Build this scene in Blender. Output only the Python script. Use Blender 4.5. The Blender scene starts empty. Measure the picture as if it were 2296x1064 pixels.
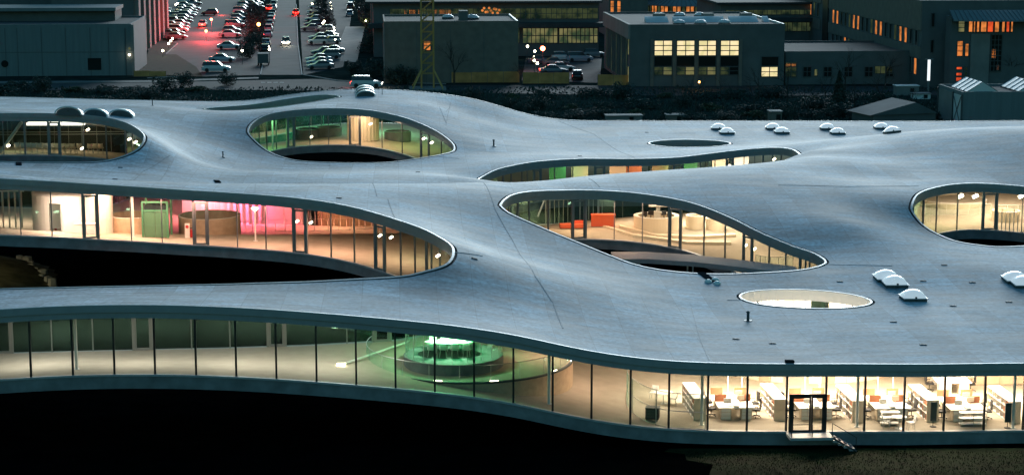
import bpy, math, random
import numpy as np
from mathutils import Vector, Matrix, geometry
random.seed(7)
rng = np.random.RandomState(7)
SC = bpy.context.scene
COL = SC.collection
# ------------------------------------------------------------------ camera
CAMH, TH, FPX = 31.4, math.radians(9.77), 4450.0
CU, CV = 1148.0, 532.0
cam_d = bpy.data.cameras.new('camera'); cam = bpy.data.objects.new('camera', cam_d); COL.objects.link(cam)
cam.location = (0, 0, CAMH); cam.rotation_euler = (math.radians(90) - TH, 0, 0)
cam_d.sensor_width = 36.0; cam_d.lens = 36.0 * FPX / 2296.0; cam_d.clip_start = 1.0; cam_d.clip_end = 4000.0
SC.camera = cam
# ------------------------------------------------------------------ sky, dusk light, exposure
SUN_EL, SUN_AZ = 7.0, 8.0        # degrees; the last light comes from beyond the campus
W = bpy.data.worlds.new('World'); SC.world = W; W.use_nodes = True
wn = W.node_tree.nodes; wl = W.node_tree.links; wn.clear()
sky = wn.new('ShaderNodeTexSky'); sky.sky_type = 'NISHITA'; sky.sun_disc = False
sky.sun_elevation = math.radians(SUN_EL); sky.sun_rotation = math.radians(SUN_AZ)
sky.air_density = 1.6; sky.dust_density = 0.6; sky.ozone_density = 4.0
tint = wn.new('ShaderNodeMix'); tint.data_type = 'RGBA'; tint.blend_type = 'MULTIPLY'; tint.inputs[0].default_value = 1.0
tint.inputs[7].default_value = (0.50, 0.95, 0.98, 1)
bg = wn.new('ShaderNodeBackground'); bg.inputs[1].default_value = 0.11
wo = wn.new('ShaderNodeOutputWorld')
wl.new(sky.outputs[0], tint.inputs[6]); wl.new(tint.outputs[2], bg.inputs[0]); wl.new(bg.outputs[0], wo.inputs[0])
sd = bpy.data.lights.new('sun', 'SUN'); sun = bpy.data.objects.new('sun', sd); COL.objects.link(sun)
sd.energy = 1.6; sd.angle = math.radians(26); sd.color = (0.80, 0.92, 1.0)
_e, _a = math.radians(SUN_EL + 3), math.radians(SUN_AZ)
sdir = Vector((math.sin(_a) * math.cos(_e), math.cos(_a) * math.cos(_e), math.sin(_e)))
sun.rotation_euler = (-sdir).to_track_quat('-Z', 'Y').to_euler()
SC.view_settings.view_transform = 'Standard'; SC.view_settings.look = 'None'
SC.view_settings.exposure = 0.8; SC.view_settings.gamma = 1.0; SC.view_settings.use_curve_mapping = False
SC.render.engine = 'CYCLES'
SC.cycles.use_denoising = True; SC.cycles.max_bounces = 8; SC.cycles.transparent_max_bounces = 24
SC.cycles.diffuse_bounces = 3; SC.cycles.glossy_bounces = 3; SC.cycles.sample_clamp_indirect = 4.0
SC.cycles.caustics_reflective = False; SC.cycles.caustics_refractive = False
try: SC.cycles.denoising_input_passes = 'RGB_ALBEDO_NORMAL'
except Exception: pass
# ------------------------------------------------------------------ picture <-> place
_c, _s = math.cos(TH), math.sin(TH)
def ray(u, v):
    a = (u - CU) / FPX; b = (CV - v) / FPX
    return Vector((a, _c + b * _s, -_s + b * _c))
def P(u, v, Y):
    d = ray(u, v); return Vector((0, 0, CAMH)) + d * (Y / d.y)
def G(u, v, Z=0.0):
    d = ray(u, v); return Vector((0, 0, CAMH)) + d * ((Z - CAMH) / d.z)
def XU(u, Y, Z=0.0):
    return (u - CU) / FPX * (Y * _c + (CAMH - Z) * _s)
def proj(p):
    dp = p[1] * _c - (p[2] - CAMH) * _s; up = p[1] * _s + (p[2] - CAMH) * _c
    return CU + FPX * p[0] / dp, CV - FPX * up / dp
# ------------------------------------------------------------------ materials
def mat(name, col, rough=0.6, metal=0.0, spec=0.5, noise=0.0, scale=4.0, bump=0.0, col2=None, emit=None, estr=1.0, stretch=(1,1,1), coord='Object'):
    m = bpy.data.materials.new(name); m.use_nodes = True
    nt = m.node_tree; b = nt.nodes['Principled BSDF']
    b.inputs['Base Color'].default_value = (*col, 1); b.inputs['Roughness'].default_value = rough
    b.inputs['Metallic'].default_value = metal
    b.inputs['Specular IOR Level'].default_value = spec
    if emit:
        b.inputs['Emission Color'].default_value = (*emit, 1); b.inputs['Emission Strength'].default_value = estr
    if noise > 0 or bump > 0 or col2:
        tc = nt.nodes.new('ShaderNodeTexCoord'); mp = nt.nodes.new('ShaderNodeMapping'); mp.inputs['Scale'].default_value = stretch
        nz = nt.nodes.new('ShaderNodeTexNoise'); nz.inputs['Scale'].default_value = scale; nz.inputs['Detail'].default_value = 6
        nt.links.new(tc.outputs[coord], mp.inputs[0]); nt.links.new(mp.outputs[0], nz.inputs[0])
        cr = nt.nodes.new('ShaderNodeValToRGB')
        c2 = col2 if col2 else tuple(min(1, c * (1 + noise)) for c in col)
        c1 = col if col2 else tuple(c * (1 - noise) for c in col)
        cr.color_ramp.elements[0].position = 0.3; cr.color_ramp.elements[0].color = (*c1, 1)
        cr.color_ramp.elements[1].position = 0.7; cr.color_ramp.elements[1].color = (*c2, 1)
        nt.links.new(nz.outputs[0], cr.inputs[0]); nt.links.new(cr.outputs[0], b.inputs['Base Color'])
        if bump > 0:
            bp = nt.nodes.new('ShaderNodeBump'); bp.inputs['Strength'].default_value = bump; bp.inputs['Distance'].default_value = 0.05
            nt.links.new(nz.outputs[0], bp.inputs['Height']); nt.links.new(bp.outputs[0], b.inputs['Normal'])
    return m
def glass_mat(name, tintc, f=1.5, rough=0.0):
    m = bpy.data.materials.new(name); m.use_nodes = True; nt = m.node_tree; nt.nodes.clear()
    o = nt.nodes.new('ShaderNodeOutputMaterial'); t = nt.nodes.new('ShaderNodeBsdfTransparent'); t.inputs[0].default_value = (*tintc, 1)
    g = nt.nodes.new('ShaderNodeBsdfGlossy'); g.inputs['Roughness'].default_value = rough; g.inputs[0].default_value = (0.5, 1.0, 0.88, 1)
    fr = nt.nodes.new('ShaderNodeFresnel'); ge = nt.nodes.new('ShaderNodeNewGeometry'); e1 = nt.nodes.new('ShaderNodeMath'); e1.operation = 'MULTIPLY_ADD'; e1.inputs[1].default_value = 1 / f - f; e1.inputs[2].default_value = f; nt.links.new(ge.outputs['Backfacing'], e1.inputs[0]); nt.links.new(e1.outputs[0], fr.inputs[0]); mx = nt.nodes.new('ShaderNodeMixShader')
    nt.links.new(fr.outputs[0], mx.inputs[0]); nt.links.new(t.outputs[0], mx.inputs[1]); nt.links.new(g.outputs[0], mx.inputs[2]); nt.links.new(mx.outputs[0], o.inputs[0])
    return m
M = {}
# roof skin: pale concrete with water streaks, stain patches and bay-to-bay tone differences
def roof_material():
    m = bpy.data.materials.new('roof_concrete'); m.use_nodes = True; nt = m.node_tree; b = nt.nodes['Principled BSDF']; N = nt.nodes.new; L = nt.links.new
    tc = N('ShaderNodeTexCoord')
    mp = N('ShaderNodeMapping'); mp.inputs['Rotation'].default_value = (0, 0, math.radians(-3.3)); L(tc.outputs['Object'], mp.inputs[0])
    def noise(scale, det, st=(1,1,1)):
        q = N('ShaderNodeMapping'); q.inputs['Scale'].default_value = st; L(mp.outputs[0], q.inputs[0])
        n = N('ShaderNodeTexNoise'); n.inputs['Scale'].default_value = scale; n.inputs['Detail'].default_value = det; L(q.outputs[0], n.inputs[0]); return n
    big = noise(0.07, 3); mid = noise(0.5, 6, (0.5, 1.2, 1)); fine = noise(3.5, 9); streak = noise(1.2, 7, (0.25, 1.5, 1))
    br = N('ShaderNodeTexBrick'); L(mp.outputs[0], br.inputs[0])
    br.inputs['Scale'].default_value = 1.0; br.inputs['Brick Width'].default_value = 2.25; br.inputs['Row Height'].default_value = 4.5
    br.inputs['Mortar Size'].default_value = 0.022; br.inputs['Color1'].default_value = (0.44, 0.44, 0.44, 1); br.inputs['Color2'].default_value = (0.56, 0.56, 0.56, 1)
    br.inputs['Mortar'].default_value = (0.40, 0.40, 0.40, 1); br.offset = 0.0
    def mul(a, s, c):  # (a-.5)*s + c
        x = N('ShaderNodeMath'); x.operation = 'MULTIPLY_ADD'; L(a, x.inputs[0]); x.inputs[1].default_value = s; x.inputs[2].default_value = c - 0.5 * s; return x.outputs[0]
    def mm(a, bb):
        x = N('ShaderNodeMath'); x.operation = 'MULTIPLY'; L(a, x.inputs[0]); L(bb, x.inputs[1]); return x.outputs[0]
    bw = N('ShaderNodeRGBToBW'); L(br.outputs[0], bw.inputs[0])
    v = mm(mul(big.outputs[0], 0.9, 1.0), mul(mid.outputs[0], 1.6, 1.0)); v = mm(v, mul(fine.outputs[0], 1.7, 1.0)); v = mm(v, mul(streak.outputs[0], 1.5, 1.0)); v = mm(v, mul(bw.outputs[0], 3.0, 1.0))
    mx = N('ShaderNodeMix'); mx.data_type = 'RGBA'; mx.blend_type = 'MULTIPLY'; mx.inputs[0].default_value = 1; mx.inputs[6].default_value = (0.335, 0.378, 0.42, 1)
    L(v, mx.inputs[7]); L(mx.outputs[2], b.inputs['Base Color'])
    r = mul(mid.outputs[0], 0.2, 0.72); L(r, b.inputs['Roughness'])
    bp = N('ShaderNodeBump'); bp.inputs['Strength'].default_value = 0.2; bp.inputs['Distance'].default_value = 0.02; L(v, bp.inputs['Height']); L(bp.outputs[0], b.inputs['Normal'])
    b.inputs['Specular IOR Level'].default_value = 0.35
    return m
M['roof'] = roof_material()
M['rim'] = mat('pale_rim', (0.34, 0.37, 0.39), 0.45, noise=0.12, scale=3)
M['gutter'] = mat('dark_gutter', (0.03, 0.035, 0.04), 0.8)
M['fascia'] = mat('fascia_panel', (0.25, 0.27, 0.28), 0.55, noise=0.08, scale=2)
M['slab'] = mat('slab_concrete', (0.16, 0.18, 0.19), 0.8, noise=0.25, scale=1.2, bump=0.3)
M['under'] = mat('underside_concrete', (0.12, 0.13, 0.13), 0.85, noise=0.2, scale=0.8)
M['ceiling'] = mat('ceiling_plaster', (0.62, 0.60, 0.56), 0.9)
M['floor'] = mat('beige_carpet', (0.43, 0.385, 0.31), 0.95, noise=0.07, scale=1.3, spec=0.1)
M['glass'] = glass_mat('facade_glass', (0.88, 0.92, 0.87), 1.85)
M['gglass'] = glass_mat('green_glass', (0.45, 0.85, 0.62), 1.3)
M['cglass'] = glass_mat('clear_railing_glass', (0.86, 0.95, 0.92), 1.4)
M['black'] = mat('black_mullion', (0.008, 0.009, 0.01), 0.5)
M['dgrey'] = mat('grey_window_metal', (0.20, 0.21, 0.20), 0.5)
M['dmetal'] = mat('dark_grey_metal', (0.05, 0.065, 0.07), 0.5)
M['steel'] = mat('brushed_steel', (0.5, 0.52, 0.52), 0.35, metal=0.8)
M['white'] = mat('white_paint', (0.78, 0.77, 0.73), 0.5)
M['cream'] = mat('cream_paint', (0.72, 0.64, 0.50), 0.6)
M['wood'] = mat('pale_wood', (0.50, 0.36, 0.24), 0.55, noise=0.12, scale=3)
M['shelf'] = mat('shelf_laminate', (0.62, 0.53, 0.41), 0.6)
M['terracotta'] = mat('rust_fabric', (0.42, 0.16, 0.08), 0.9)
M['orange'] = mat('orange_red_fabric', (0.62, 0.10, 0.035), 0.85)
M['blackf'] = mat('black_fabric', (0.015, 0.016, 0.018), 0.8)
M['matte'] = mat('matte_dark_cover', (.02, .022, .025), .95, spec=0.0)
M['green'] = mat('green_paint', (0.07, 0.24, 0.12), 0.6)
M['red'] = mat('red_paint', (0.55, 0.02, 0.02), 0.4)
M['soil'] = mat('shade_black_soil', (0.0022, 0.003, 0.003), 0.95, noise=0.4, scale=0.6, bump=0.6, spec=0.0)  # near-black base puts the darkness of the foreground into the colour
def emis(name, c, s):
    m = bpy.data.materials.new(name); m.use_nodes = True; nt = m.node_tree; nt.nodes.clear()
    o = nt.nodes.new('ShaderNodeOutputMaterial'); e = nt.nodes.new('ShaderNodeEmission'); e.inputs[0].default_value = (*c, 1); e.inputs[1].default_value = s
    nt.links.new(e.outputs[0], o.inputs[0]); return m
def emis_var(name, c, s, c2, scale=.9):
    m = bpy.data.materials.new(name); m.use_nodes = True; nt = m.node_tree; nt.nodes.clear()
    o = nt.nodes.new('ShaderNodeOutputMaterial'); e = nt.nodes.new('ShaderNodeEmission'); e.inputs[1].default_value = s
    tc = nt.nodes.new('ShaderNodeNewGeometry'); nz = nt.nodes.new('ShaderNodeTexNoise'); nz.inputs['Scale'].default_value = scale; nz.inputs['Detail'].default_value = 5; cr = nt.nodes.new('ShaderNodeValToRGB')
    cr.color_ramp.elements[0].position = .38; cr.color_ramp.elements[0].color = (*c2, 1); cr.color_ramp.elements[1].position = .6; cr.color_ramp.elements[1].color = (*c, 1)
    nt.links.new(tc.outputs['Position'], nz.inputs[0]); nt.links.new(nz.outputs[0], cr.inputs[0]); nt.links.new(cr.outputs[0], e.inputs[0]); nt.links.new(e.outputs[0], o.inputs[0]); return m
M['lampw'] = emis('warm_lamp_glow', (1.0, 0.86, 0.62), 8.0)
# ------------------------------------------------------------------ object helpers
def obj(name, verts, faces, material, parent=None, smooth=False, mats=None, fm=None):
    me = bpy.data.meshes.new(name); me.from_pydata([tuple(v) for v in verts], [], faces); me.update()
    for mm_ in (mats if mats else [material]): me.materials.append(mm_)
    if fm is not None: me.polygons.foreach_set('material_index', fm)
    if smooth: me.polygons.foreach_set('use_smooth', [True] * len(me.polygons))
    o = bpy.data.objects.new(name, me); COL.objects.link(o)
    if parent is not None: o.parent = parent
    return o
def tag(o, label=None, cat=None, group=None, kind=None):
    if label: o['label'] = label
    if cat: o['category'] = cat
    if group: o['group'] = group
    if kind: o['kind'] = kind
    return o
def thing(name, label, cat, loc=(0,0,0), rz=0.0, group=None):
    o = bpy.data.objects.new(name, None); o.empty_display_size = 0.3; COL.objects.link(o)
    o.location = loc; o.rotation_euler = (0, 0, rz); return tag(o, label, cat, group)
def copy_thing(root, loc, rz, label, group=None, scale=None):
    r = root.copy(); COL.objects.link(r); r.location = loc; r.rotation_euler = (0, 0, rz); r['label'] = label
    if scale: r.scale = scale
    if group: r['group'] = group
    for ch in KIDS(root):
        c = ch.copy(); COL.objects.link(c); c.parent = r
        for g in KIDS(ch):
            d = g.copy(); COL.objects.link(d); d.parent = c
    return r
_kids = {}
def KIDS(o):
    if o.name not in _kids: _kids[o.name] = list(o.children)
    return _kids[o.name]
class MB:
    """collects simple solids into one mesh"""
    def __init__(s): s.v = []; s.f = []
    def add(s, v, f):
        n = len(s.v); s.v += [tuple(x) for x in v]; s.f += [tuple(i + n for i in q) for q in f]; return s
    def box(s, cx, cy, z0, sx, sy, sz, rz=0.0, taper=1.0):
        hx, hy = sx / 2, sy / 2; c, n = math.cos(rz), math.sin(rz); v = []
        for z, k in ((z0, 1.0), (z0 + sz, taper)):
            for x, y in ((-hx, -hy), (hx, -hy), (hx, hy), (-hx, hy)):
                x *= k; y *= k; v.append((cx + x * c - y * n, cy + x * n + y * c, z))
        return s.add(v, [(3,2,1,0),(4,5,6,7),(0,1,5,4),(1,2,6,5),(2,3,7,6),(3,0,4,7)])
    def bar(s, a, b, r, n=6, r2=None):
        a, b = Vector(a), Vector(b); d = (b - a); 
        if d.length < 1e-6: return s
        d.normalize(); up = Vector((0,0,1)) if abs(d.z) < 0.9 else Vector((1,0,0)); x = d.cross(up).normalized(); y = d.cross(x); r2 = r if r2 is None else r2; v = []
        for p, q in ((a, r), (b, r2)):
            for i in range(n):
                t = 2 * math.pi * i / n; v.append(p + x * (q * math.cos(t)) + y * (q * math.sin(t)))
        f = [(i, (i + 1) % n, n + (i + 1) % n, n + i) for i in range(n)] + [tuple(range(n - 1, -1, -1)), tuple(range(n, 2 * n))]
        return s.add(v, f)
    def path(s, pts, r, n=6):
        for a, b in zip(pts[:-1], pts[1:]): s.bar(a, b, r, n)
        return s
    def lathe(s, prof, cx=0, cy=0, z=0, n=24, a0=0.0, a1=2 * math.pi, sx=1.0, sy=1.0):
        full = abs(a1 - a0 - 2 * math.pi) < 1e-6; m = n if full else n + 1; v = []
        for (r, h) in prof:
            for i in range(m):
                t = a0 + (a1 - a0) * i / n; v.append((cx + r * math.cos(t) * sx, cy + r * math.sin(t) * sy, z + h))
        f = []
        for j in range(len(prof) - 1):
            for i in range(n):
                k = (i + 1) % m
                f.append((j * m + i, j * m + k, (j + 1) * m + k, (j + 1) * m + i))
        return s.add(v, f)
    def build(s, name, material, parent=None, smooth=False):
        return obj(name, s.v, s.f, material, parent, smooth)
# ------------------------------------------------------------------ the undulating roof surface
ROOF_T, GLASS_T, FLOOR_D, SLAB_D = 0.0, 0.75, 3.97, 4.82
def ctrl(lst):
    out = []
    for q in lst:
        if q[0] == 'z': _, u, Y, Z = q; out.append((XU(u, Y, Z), Y, Z))
        else: p = P(*q); out.append((p.x, p.y, p.z))
    return out
HOLES = {
 'L': [(-330,388,139.5),(-150,392,138),(0,400,138),(150,409,140),(300,419,142),(420,427,142.5),(500,432,142.5),(640,442,141.5),(763,459,139.5),(855,482,136.5),(947,512,132.5),(1000,541,128.5),(1014,562,126),(1000,588,123.3),(947,608,121.7),(879,621,120.7),(700,631,120),(500,637,119.5),(300,641,119),(150,644,118.6),(0,647,118.2),(-150,651,118),(-330,655,119),(-400,600,124),(-410,470,133)],
 'F': [(1126,457,148.5),(1152,437,152.5),(1207,429,156),(1298,427,158.5),(1390,430,159),(1481,441,158),(1555,457,156),(1628,485,152.5),(1701,521,148.5),(1774,552,145.5),(1822,569,143.8),(1848,585,141.5),(1837,595,140),(1793,604,138.5),(1720,609,137.5),(1610,613,137),(1500,607,137.5),(1426,593,138.5),(1371,573,140),(1298,543,142),(1225,514,144),(1152,481,146),(1131,468,147.3)],
 'G': [(2047,460,157.5),(2060,436,161),(2090,423,164),(2135,414,166.5),(2195,411,168),(2296,419,168),(2400,435,165),(2470,470,159),(2460,510,154),(2400,540,151),(2256,552,149),(2195,549,149.5),(2143,540,150.5),(2113,529,151.8),(2090,517,153),(2068,502,154.5),(2050,478,156.3)],
 'B': [(558,293,204.5),(572,272,208),(606,256,211.5),(658,247,213.5),(724,243,214.5),(790,244,215),(856,252,214.5),(922,269,212.5),(974,292,209.5),(1006,314,206),(1017,329,203),(1008,341,200.5),(961,351,198),(882,363,196),(803,365,195.3),(724,363,195.5),(658,358,196.5),(606,341,199),(572,314,202)],
 'A': [(-180,264,182),(-100,256,186),(0,254,187),(100,254,187.5),(184,258,187.5),(237,263,187),(284,275,185),(313,292,182.5),(322,305,180.5),(313,326,178),(287,345,176),(237,361,174),(184,364,173),(79,364,172),(0,362,172),(-100,358,173),(-180,340,176),(-200,300,180)],
 'D': [(1075,404,184),(1097,388,187.5),(1133,375,190.5),(1207,362,194),(1298,356,196.5),(1371,356,197),(1445,356,198),(1518,353,199),(1610,342,200.5),(1683,334,201),(1738,331,200),(1775,336,197.5),(1791,347,193.5),(1782,353,191),('z',1740,187.5,5.9),('z',1650,185.5,5.4),('z',1500,184.5,5.2),('z',1350,184,5.15),('z',1200,183,5.1),('z',1110,182.5,5.1)],
 'C': [(459,245,222),(500,240,225),(540,237,227),(600,229.5,230),(645,222,231.5),(700,215,232),(735,212.5,231.5),(761,217,229),(735,223,227.5),(711,227,226.5),(645,237,224),(600,243,223),(540,247,221.5),(490,248,221)],
}
def ell(cx, cy, rx, ry, z, n=20, tilt=0.0):
    return [('xyz', cx + rx * math.cos(t), cy + ry * math.sin(t) + tilt * math.cos(t), z) for t in [math.pi - 2 * math.pi * i / n for i in range(n)]]
CP = []; LOOPS = {}
for k, lst in HOLES.items():
    c = ctrl(lst); CP += c; LOOPS[k] = [(x, y) for x, y, z in c]
for k, e in (('E', ell(19.35, 214.7, 4.35, 3.35, 4.8)), ('H', ell(19.6, 130.0, 4.2, 2.95, 4.85, tilt=-0.6))):
    LOOPS[k] = [(q[1], q[2]) for q in e]; CP += [q[1:] for q in e[::4]]
def FY(X): return 110.3 + 0.058 * X
def BY(X): return 236.0 + 0.05 * X
front = [(-300,716),(-120,703),(0,694),(130,687),(260,684),(400,685),(530,690),(600,694),(760,706),(890,717.5),(1020,731),(1153,751),(1284,780),(1363,794),(1416,801),(1495,809),(1574,813),(1700,815.5),(1900,816),(2100,817),(2296,818),(2560,820)]
for u, v in front:
    Y = 110.3
    for _ in range(4): Y = FY(P(u, v, Y).x)
    p = P(u, v, Y); CP.append(tuple(p))
back = [(-150,215),(0,217),(130,220),(263,223.5),(395,226),(460,227),(520,227),(580,223),(639,213),(718,204),(797,200),(876,201),(955,206.5),(1060,221),(1120,237),(1186,257),(1252,267.5),(1383,270.5),(1550,271),(1720,271),(1900,271.5),(2100,272),(2250,273),(2400,276)]
for u, v in back:
    Y = 236
    for _ in range(4): Y = BY(P(u, v, Y).x)
    p = P(u, v, Y); CP.append(tuple(p))
inner = [(0,391.5,143),('z',0,150,10.05),('z',0,158,9.1),(0,380,163),(300,405,150),('z',300,158,8.3),('z',300,164,7.9),(300,386,170),(440,375,178),(440,360,185),(440,300,200),(440,258,210),(440,235,225),
 (150,258,192),(150,240,212),(300,236,215),(0,240,210),
 (600,411,152),('z',600,160,7.75),('z',600,168,6.7),(600,402,173),(600,385,178),(850,410.5,155),('z',850,162,7.35),('z',850,169,6.5),(850,403,175),(850,382,186),(1050,408,160),('z',1050,169,6.5),('z',1050,174,5.9),(1050,395,180),(1050,340,202),(1080,300,214),(1060,260,226),(860,222,225),(960,235,224),
 (1250,404,164),(1250,340,205),(1250,300,222),(1450,392,168),(1450,343,205),(1450,300,224),(1600,380,171),(1700,368,174),(1800,352,180),(1800,336,188),
 (1750,324,205),(1860,313,202),(2000,300,198),(2150,290,195),(2296,285,194),(2500,286,192),
 (1950,400,170),(1950,350,184),(1900,450,158),(1900,500,150),(1950,560,144),(2000,600,139),(2100,650,133),(1700,640,134),(1600,700,126),(1850,750,119.5),(2200,700,126),(2200,600,139),(2296,650,133),(2500,600,140),
 (1050,500,141),(1100,560,133),(1100,650,121),(1250,650,124),(1250,750,113.5),(1400,700,122),(1350,640,128),(600,660,115.5),(200,662,114.5),
 ('z',1860,218,4.85),('z',2000,219,4.8),('z',2150,220,4.8),('z',2296,222,4.9),('z',1700,216,4.85),('z',1620,228,4.8),('z',1900,229,4.75),('z',2450,216,5.4),
 ('z',2296,112,4.8),('z',1500,176,7.2),('z',1300,174,6.9)]
CP += ctrl(inner)
CP = np.array(CP, float)
_d = np.sqrt(((CP[:, None, :2] - CP[None, :, :2]) ** 2).sum(-1))
def _phi(r):
    r = np.maximum(r, 1e-9); return r * r * np.log(r)
NCP = len(CP); _K = _phi(_d) + np.eye(NCP) * 4.0; _Pm = np.hstack([np.ones((NCP, 1)), CP[:, :2]])
_A = np.block([[_K, _Pm], [_Pm.T, np.zeros((3, 3))]]); _w = np.linalg.solve(_A, np.concatenate([CP[:, 2], np.zeros(3)]))
def H(xy):
    xy = np.atleast_2d(np.asarray(xy, float)); out = np.empty(len(xy))
    for i in range(0, len(xy), 4000):
        q = xy[i:i + 4000]; r = np.sqrt(((q[:, None, :] - CP[None, :, :2]) ** 2).sum(-1))
        out[i:i + 4000] = _phi(r) @ _w[:NCP] + _w[NCP] + q @ _w[NCP + 1:]
    return np.clip(out, 4.55, 13.5)
def H1(x, y): return float(H([(x, y)])[0])
_r = np.abs(H(CP[:, :2]) - CP[:, 2]); print('roof residual', float(_r.max()), float(_r.mean()), [tuple(round(float(q), 1) for q in CP[i]) + (round(float(_r[i]), 2),) for i in np.argsort(-_r)[:8]])
# smooth closed loops
def smooth_loop(pts, step):
    pts = np.array(pts); n = len(pts); out = []
    for i in range(n):
        p0, p1, p2, p3 = pts[i - 1], pts[i], pts[(i + 1) % n], pts[(i + 2) % n]
        for t in np.linspace(0, 1, 12, endpoint=False):
            out.append(0.5 * ((2 * p1) + (-p0 + p2) * t + (2 * p0 - 5 * p1 + 4 * p2 - p3) * t * t + (-p0 + 3 * p1 - 3 * p2 + p3) * t ** 3))
    out = np.array(out); seg = np.sqrt(((np.roll(out, -1, 0) - out) ** 2).sum(1)); cum = np.concatenate([[0], np.cumsum(seg)])
    m = max(24, int(cum[-1] / step)); s = np.linspace(0, cum[-1], m, endpoint=False); ext = np.vstack([out, out[:1]])
    return np.stack([np.interp(s, cum, ext[:, 0]), np.interp(s, cum, ext[:, 1])], 1)
def area2(p): return 0.5 * np.sum(p[:, 0] * np.roll(p[:, 1], -1) - np.roll(p[:, 0], -1) * p[:, 1])
SM = {k: smooth_loop(v, 0.55) for k, v in LOOPS.items()}
for k in SM:
    if area2(SM[k]) < 0: SM[k] = SM[k][::-1].copy()      # CCW round the hole
XL, XR = -63.0, 68.0
def line(a, b, step=1.5):
    n = max(2, int(math.hypot(b[0] - a[0], b[1] - a[1]) / step)); return [(a[0] + (b[0] - a[0]) * i / n, a[1] + (b[1] - a[1]) * i / n) for i in range(n)]
c0, c1, c2, c3 = (XL, FY(XL)), (XR, FY(XR)), (XR, BY(XR)), (XL, BY(XL))
OUT = np.array(line(c0, c1, 0.75) + line(c1, c2) + line(c2, c3) + line(c3, c0))
def normals_into(loop, outer):
    t = np.roll(loop, -1, 0) - np.roll(loop, 1, 0); t /= np.sqrt((t ** 2).sum(1))[:, None]
    nrm = np.stack([t[:, 1], -t[:, 0]], 1)               # CCW loop: points out of the loop
    return -nrm if outer else nrm
NB = {k: normals_into(v, False) for k, v in SM.items()}
SM['OUT'] = OUT; NB['OUT'] = normals_into(OUT, True)
for i, l in enumerate((0,)): pass
centre = tag(bpy.data.objects.new('learning_centre', None), 'huge flowing grey concrete building of wavy roof and slab pierced by glazed patios', 'building')
COL.objects.link(centre)
def inside(loop, pts):
    x, y = pts[:, 0], pts[:, 1]; res = np.zeros(len(pts), bool); n = len(loop); j = n - 1
    for i in range(n):
        xi, yi = loop[i]; xj, yj = loop[j]
        c = ((yi > y) != (yj > y)) & (x < (xj - xi) * (y - yi) / (yj - yi + 1e-12) + xi); res ^= c; j = i
    return res
OFF = 0.34
rim_loops = {k: SM[k] + NB[k] * OFF for k in SM}
gx, gy = np.meshgrid(np.arange(XL, XR, 1.25), np.arange(104, 242, 1.25)); gp = np.stack([gx.ravel(), gy.ravel()], 1)
keep = inside(rim_loops['OUT'], gp)
for k in SM:
    if k != 'OUT': keep &= ~inside(rim_loops[k], gp)
gp = gp[keep]
allr = np.vstack([rim_loops[k] for k in SM])
dm = np.array([np.min(np.sum((allr - p) ** 2, 1)) for p in gp]); gp = gp[dm > 0.5 ** 2]
cv = [Vector(p) for p in gp]; ce = []
for k in SM:
    n0 = len(cv); lp = rim_loops[k]; cv += [Vector(p) for p in lp]; m = len(lp); ce += [(n0 + i, n0 + (i + 1) % m) for i in range(m)]
tv, te, tf, _, _, _ = geometry.delaunay_2d_cdt(cv, ce, [], 0, 1e-4)
tvn = np.array([(v.x, v.y) for v in tv]); cen = np.array([tvn[list(f)].mean(0) for f in tf])
ok = inside(rim_loops['OUT'], cen)
for k in SM:
    if k != 'OUT': ok &= ~inside(rim_loops[k], cen)
tf = [tuple(f) for f, o in zip(tf, ok) if o]
hz = H(tvn)
def sheet(name, dz, material, up=True, smooth=True):
    fs = tf if up else [f[::-1] for f in tf]
    return obj(name, np.column_stack([tvn, hz + dz]).tolist(), fs, material, centre, smooth)
# triangle winding
_a = tvn[tf[0][1]] - tvn[tf[0][0]]; _b = tvn[tf[0][2]] - tvn[tf[0][0]]
if _a[0] * _b[1] - _a[1] * _b[0] < 0: tf = [f[::-1] for f in tf]
sheet('roof', 0.0, M['roof']); sheet('ceiling', -GLASS_T, M['ceiling'], False); sheet('floor', -FLOOR_D, M['floor']); sheet('underside', -SLAB_D, M['under'], False)
def sweep(name, key, rings, material, smooth=False, idx=None):
    lp, nb = SM[key], NB[key]; m = len(lp); V = []
    for o_, dz in rings:
        q = lp + nb * o_; V += np.column_stack([q, H(q) + dz]).tolist()
    F = []
    for j in range(len(rings) - 1):
        for i in range(m):
            k = (i + 1) % m; F.append((j * m + i, j * m + k, (j + 1) * m + k, (j + 1) * m + i))
    return obj(name, V, F, material, centre, smooth)
for key in SM:
    sweep('gutter', key, [(0.34, 0.0), (0.34, -0.14), (0.18, -0.14), (0.18, 0.0)], M['gutter'])
    sweep('roof_rim', key, [(0.18, 0.0), (0.17, 0.03), (0.02, 0.03), (0.0, 0.0)], M['rim'])
    sweep('fascia', key, [(0.0, 0.0), (0.0, -0.40), (0.10, -0.41), (0.10, -0.75)], M['white' if key == 'H' else 'fascia'])  # round opening's fascia is whitened to stand in for light from below
    sweep('soffit', key, [(0.10, -0.75), (0.34, -0.75)], M['ceiling'])
    sweep('floor_margin', key, [(0.34, -3.97), (0.24, -3.97)], M['floor'])
    sweep('sill', key, [(0.24, -3.97), (-0.02, -3.97), (-0.02, -4.08), (0.05, -4.08)], M['rim'])
    sweep('slab_edge', key, [(0.05, -4.08), (0.05, -4.80), (0.34, -4.82)], M['slab'])
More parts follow.
